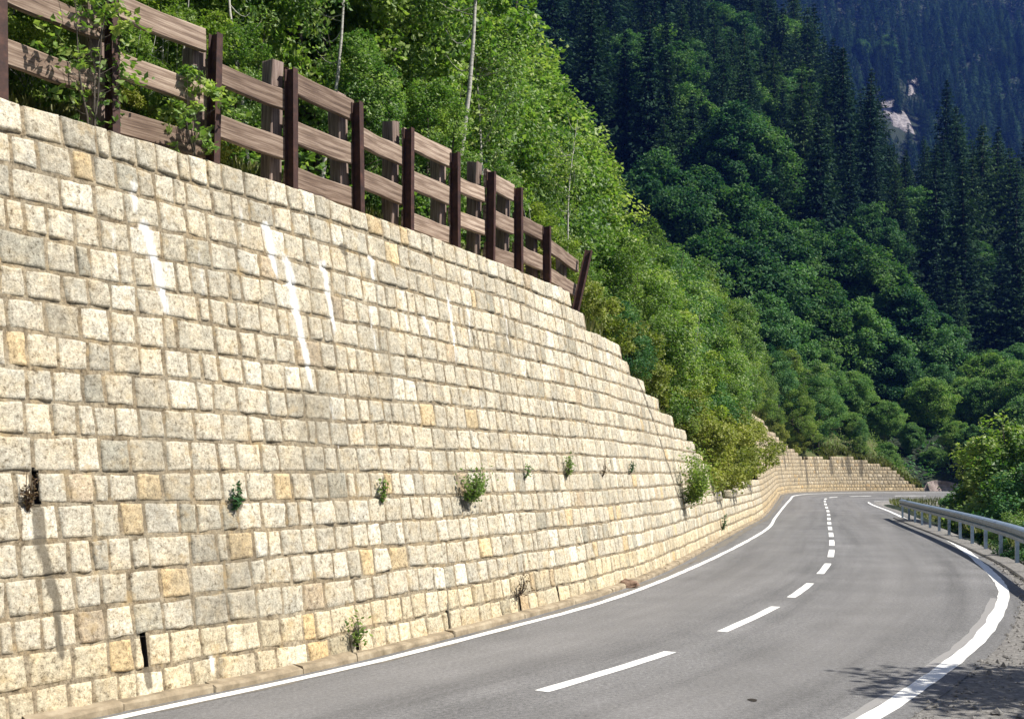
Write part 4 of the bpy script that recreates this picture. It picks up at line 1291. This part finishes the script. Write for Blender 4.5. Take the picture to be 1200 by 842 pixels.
for i in rank[:300]:
    k = int(r.choice(5, p=[.24, .22, .2, .2, .14]))
    pb = .035 + .22 * float(720 < cpx[i] < 960 and ctop[i] < 120)
    if r.random() < pb:
        sc_ = hh[i] / 16 * .78
        dk.place(int(r.integers(3)), (cand[i, 0], cand[i, 1], cz[i] - .6), r.uniform(0, 6.28), sc_, 'rounded broadleaf tree growing among the pointed spruces on the mountainside', 'broadleaf trees among the spruces', r.uniform(.85, 1.1)); continue
    o = cf.place(k, (cand[i, 0], cand[i, 1], cz[i] - .6), r.uniform(0, 6.28), hh[i] / 22,
                 ('tall ' if hh[i] > 21 else 'shorter ') + ('dark spruce' if k < 3 else 'feathery lighter larch') + (' on the far blue slope at the top right' if cand[i, 1] > 480 else ' beside the bright young trees, left part of the forest' if cpx[i] < 760 else ' in the middle of the dark forest slope' if cpx[i] < 960 else ' on the right of the slope, below the pale rock patch'), None, r.uniform(.95, 1.15))
# low conifers round the bare rock
ex = []
for poly, yc in patch_xy:
    x0, x1 = min(p[0] for p in poly), max(p[0] for p in poly); y0, y1 = min(p[1] for p in poly), max(p[1] for p in poly)
    for _ in range(260):
        x, y = r.uniform(x0 - 16, x1 + 16), r.uniform(y0 - 12, y1 + 26)
        g = ray_ground(x, y, y0=150)
        if g is None: continue
        h_ = r.uniform(3, 8); yt = HOR - F * (g[2] + h_ - CAMH) / g[1]
        if any(in_poly(x + dx, y + (yt - y) * f, poly) for dx in (-2, 0, 2) for f in (0, .5, 1)): continue
        ex.append((g[0], g[1], g[2], h_))
n0 = len(cand)
if ex:
    ex = np.array(ex); cand = np.vstack([cand, ex[:, :2]]); cz = np.concatenate([cz, ex[:, 2]]); hh = np.concatenate([hh, ex[:, 3]]); vis = np.concatenate([vis, np.ones(len(ex))])
# the rest of the forest as one mass: lighter conifers in one mesh
rest = [i for i in range(len(cand)) if i not in ind and (vis[i] > 0 or r.random() < .55)]
print('rest', len(rest))


def conifer_cloud(seed, n=300):
    r = np.random.default_rng(seed)
    f = r.uniform(.1, 1, n) ** 1.25; f = 1 - (1 - f) * .96
    f = r.uniform(.08, 1.0, n) ** .8
    a = r.uniform(0, 6.283, n); rad = (.235 * (1 - f) ** .8 + .008) * r.uniform(.45, 1.1, n)
    return np.stack([np.cos(a) * rad, np.sin(a) * rad, f], 1), a


Vs = []; tn = []
clouds = [conifer_cloud(900 + k) for k in range(6)]
for i in rest:
    P, a = clouds[int(r.integers(6))]; h = hh[i]; rz = r.uniform(0, 6.28); cr_, sr_ = math.cos(rz), math.sin(rz)
    C = np.stack([P[:, 0] * cr_ - P[:, 1] * sr_, P[:, 0] * sr_ + P[:, 1] * cr_, P[:, 2]], 1) * h + [cand[i, 0], cand[i, 1], cz[i] - .5]
    s_ = (.035 + .05 * (1 - P[:, 2]))[:, None] * h * .9
    d = np.stack([np.cos(a + rz), np.sin(a + rz), np.full(len(a), -.45)], 1); b = np.stack([-np.sin(a + rz), np.cos(a + rz), 0 * a], 1)
    Vs.append(np.stack([C - d * s_ * .4, C + b * s_ * .45 - [0, 0, .12 * h * .15], C + d * s_ * .7, C - b * s_ * .45 - [0, 0, .12 * h * .15]], 1).reshape(-1, 3))
    tn.append(np.repeat(np.clip(r.normal(.4, .25) + r.normal(0, .15, len(a)), 0, 1), 4))
V = np.concatenate(Vs); Fq = np.arange(len(V)).reshape(-1, 4)
tag(mobj('conifer_forest', V, Fq, M['needle_l'], None, False, {'tint': np.concatenate(tn)}), 'far dark conifer forest massed on the upper mountain slopes', 'forest', kind='stuff')

# ------------------------------------------------------------------ grass and undergrowth on the bank
def blades(Q, D, h, seed, w=.012, lean=.45):
    r = np.random.default_rng(seed); n = len(Q)
    p, t, nn = WALL.at(Q); tq = Tq(Q)
    XY = p + nn * (tq * BAT + .3 + D)[:, None]
    Z = tq + np.interp(Q, WALL.S, _wz) - .08 + .5 * np.minimum(D, 10)
    B = np.concatenate([XY, Z[:, None]], 1); a = r.uniform(0, 6.283, n)
    h = h * r.uniform(.5, 1.3, n)
    d = np.stack([np.cos(a), np.sin(a), 0 * a], 1); s = np.stack([-np.sin(a), np.cos(a), 0 * a], 1)
    l = lean * r.uniform(.2, 1.2, n)[:, None] * h[:, None]
    m = B + d * l * .35 + np.array([0, 0, 1]) * h[:, None] * .6; e = B + d * l + np.array([0, 0, 1]) * h[:, None]
    W = (w * r.uniform(.6, 1.6, n))[:, None] * (1 + np.linalg.norm(XY, axis=1) / 30)[:, None]
    V = np.stack([B - s * W, B + s * W, m + s * W * .8, m - s * W * .8, e], 1).reshape(-1, 3)
    i = np.arange(n)[:, None] * 5
    return V, [i + np.array([[0, 1, 2, 3]]), i + np.array([[3, 2, 4]])], np.repeat(np.clip(r.normal(.5, .25, n), 0, 1), 5)


r = np.random.default_rng(99)
n = 46000
Q = r.uniform(7, Q_FAR_END, n); D = np.abs(r.normal(0, .9, n)) + .02
dens = vnoise(np.stack([Q * .8, D, 0 * Q], 1), 71); kp = (dens > -.25) & ~((Q < 34) & (D < .12)); Q, D = Q[kp], D[kp]
V, Fq, tnt = blades(Q, D, np.where(Q < 34, .22, .45), 1)
tag(mobj('bank_grass', V, Fq, M['grass'], None, False, {'tint': tnt}), 'yellow-green grass growing along the crest of the walls', 'grass', kind='stuff')
n = 90000
Q = r.uniform(7, Q_FAR_END, n); D = r.uniform(.7, 12, n)
p, t, nn = WALL.at(Q); tq = Tq(Q); XY = p + nn * (tq * BAT + .3 + D)[:, None]
cl = .6 + .6 * vnoise(np.stack([XY[:, 0] * .7, XY[:, 1] * .7, 0 * Q], 1), 73)
C = np.concatenate([XY, (tq + np.interp(Q, WALL.S, _wz) + .5 * np.minimum(D, 10) + .6 * np.maximum(D - 10, 0) + r.uniform(0, 1, n) * np.maximum(cl, .1) * np.minimum(1.3, .3 + D * .6))[:, None]], 1)
V, Fq = leaves(C, .13, .5, None, 3)
tag(mobj('undergrowth', V, Fq, M['leaf'], None, False, {'tint': np.repeat(np.clip(r.normal(.4, .25, n), 0, 1), 4)}), 'leafy undergrowth covering the bank beneath the young trees', 'undergrowth', kind='stuff')

# scrub on the slope behind the far bend
n = 130000
X = r.uniform(-25, 95, n); Yy = r.uniform(45, 165, n); XY = np.stack([X, Yy], 1)
dcc, _ = CEN.near(XY, 4); cl = vnoise(np.stack([X * .35, Yy * .35, 0 * X], 1), 77); dww, qww = WALL.near(XY, 4); kp = (dcc > 6.5) & ((dww > 13) | (qww > Q_FAR_END - 1)) & (H(XY) > -3)
XY, cl = XY[kp], cl[kp]
C = np.concatenate([XY, (H(XY) + r.uniform(0, 1, len(XY)) * np.maximum(.3, 1.0 + 1.6 * cl))[:, None]], 1)
V, Fq = leaves(C, .42, .5, None, 7)
tag(mobj('slope_scrub', V, Fq, M['leaf_m'], None, False, {'tint': np.repeat(np.clip(r.normal(.45, .25, len(C)), 0, 1), 4)}), 'green scrub covering the slope behind the far bend', 'scrub', kind='stuff')

# grass and scrub on the outside of the guard rail and at the inside of the bend
n = 30000
s = r.uniform(RIGHT.near(np.array([[9, 20]]))[1][0], RIGHT.L - 8, n); lo = 1.5 + np.abs(r.normal(0, 2.6, n))
p, t, nn = RIGHT.at(s); XY = p - nn * lo[:, None]
B = np.concatenate([XY, H(XY)[:, None] + .12], 1); B[:, 2] = np.maximum(B[:, 2], np.interp(lo, [0, 1.5, 2.1, 2.8, 3.7, 4], [0, -.02, -.1, -.35, -1.0, -40]))
a = r.uniform(0, 6.283, n); h = r.uniform(.15, .5, n)[:, None]; d = np.stack([np.cos(a), np.sin(a), 0 * a], 1); sd = np.stack([-np.sin(a), np.cos(a), 0 * a], 1)
W = .03
V = np.stack([B - sd * W, B + sd * W, B + d * h * .5 + [0, 0, 1] * h], 1).reshape(-1, 3)
tag(mobj('verge_grass', V, np.arange(3 * n).reshape(-1, 3), M['grass'], None, False, {'tint': np.repeat(np.clip(r.normal(.5, .25, n), 0, 1), 3)}), 'rough grass on the outer side of the guard rail and inside the bend', 'grass', kind='stuff')

# pinkish rock cutting at the far end of the road
P = np.array([((x - PX0) / F * Yd, Yd, CAMH + (HOR - y) / F * Yd) for x, y, Yd in ((1083, 577, 105), (1090, 565, 105), (1100, 562, 105), (1114, 564, 105), (1130, 568, 105), (1140, 578, 105))])
top = P[1:5]; m = 16
xs = np.linspace(P[0, 0], P[-1, 0], m); zt = np.interp(xs, P[:, 0], P[:, 2]); lay = np.linspace(0, 1, 7)
X, Lr = np.meshgrid(xs, lay, indexing='ij'); Zt = np.interp(X, P[:, 0], P[:, 2])
Yv = 104.4 + 1.3 * Lr + .35 * fbm(np.stack([X, Lr * 2, 0 * X], -1) * .9, 3, 4)
Vr = np.stack([X, Yv, -.5 + (Zt + .5) * Lr], -1)
Vb = np.stack([xs, np.full(m, 108.5), zt * .8], 1)
V = np.concatenate([Vr.reshape(-1, 3), Vb]); ii = np.arange(m - 1)[:, None] * 7 + np.arange(6)[None]
Fq = np.stack([ii, ii + 7, ii + 8, ii + 1], -1).reshape(-1, 4)
a = np.arange(m - 1); Fb = np.stack([a * 7 + 6, (a + 1) * 7 + 6, m * 7 + a + 1, m * 7 + a], 1)
tag(mobj('rock_cutting', V, np.concatenate([Fq, Fb]), M['pinkrock'], None, False), 'low pinkish rock face at the far end of the curving wall', 'rock')

# ------------------------------------------------------------------ air
hz = bpy.data.materials.new('mountain_air'); hz.use_nodes = True
hn = hz.node_tree; hn.nodes.clear(); ho = hn.nodes.new('ShaderNodeOutputMaterial'); hv = hn.nodes.new('ShaderNodeVolumePrincipled')
hv.inputs['Color'].default_value = (.10, .24, 1.0, 1); hv.inputs['Density'].default_value = HAZE_D; hv.inputs['Anisotropy'].default_value = 0
hn.links.new(hv.outputs[0], ho.inputs['Volume'])
zt_ = float(GZ.max()) + 40
mb = MB(); lo_ = (gx[0] - 8, gy[0] - 8, float(GZ.min()) - 1.0); hi_ = (gx[-1] + 8, gy[-1] + 8, zt_)
mb.obox([(a + b) / 2 for a, b in zip(lo_, hi_)], ((hi_[0] - lo_[0]) / 2, 0, 0), (0, (hi_[1] - lo_[1]) / 2, 0), (0, 0, (hi_[2] - lo_[2]) / 2))
tag(mb.build('haze', hz), 'thin blue mountain air over the valley', 'haze', kind='stuff')

# ------------------------------------------------------------------ light, sky, camera
SUN_EL, SUN_AZ = 50.0, (.94, -.33)
w = bpy.data.worlds.new('World'); scene.world = w; w.use_nodes = True
nt = w.node_tree; nt.nodes.clear()
sky = nt.nodes.new('ShaderNodeTexSky'); sky.sky_type = 'NISHITA'; sky.sun_disc = False
sky.sun_elevation = R_(SUN_EL); sky.sun_rotation = math.atan2(SUN_AZ[0], SUN_AZ[1])
bg = nt.nodes.new('ShaderNodeBackground'); bg.inputs[1].default_value = .055
wo = nt.nodes.new('ShaderNodeOutputWorld')
nt.links.new(sky.outputs[0], bg.inputs[0]); nt.links.new(bg.outputs[0], wo.inputs[0])
sd = bpy.data.lights.new('sun', 'SUN'); sd.energy = 5.0; sd.angle = R_(.5); sd.color = (1, .955, .88)
so = bpy.data.objects.new('sun', sd); COL.objects.link(so)
az = np.array(SUN_AZ) / np.hypot(*SUN_AZ); e = R_(SUN_EL)
dirv = Vector((az[0] * math.cos(e), az[1] * math.cos(e), math.sin(e)))
so.rotation_euler = dirv.to_track_quat('Z', 'Y').to_euler(); so.location = (30, -10, 40)

cam = bpy.data.cameras.new('camera'); co = bpy.data.objects.new('camera', cam); COL.objects.link(co)
co.location = (0, 0, CAMH); co.rotation_euler = (R_(90), 0, 0)
cam.sensor_width = 36; cam.lens = 36 * F / 1200; cam.shift_y = (HOR - 421) / 1200; cam.clip_end = 5000; cam.clip_start = .1
scene.camera = co
vs = scene.view_settings
vs.view_transform = 'Standard'; vs.look = 'None'; vs.exposure = .93; vs.gamma = 1; vs.use_curve_mapping = False
scene.cycles.max_bounces = 6; scene.cycles.transparent_max_bounces = 4; scene.cycles.diffuse_bounces = 3
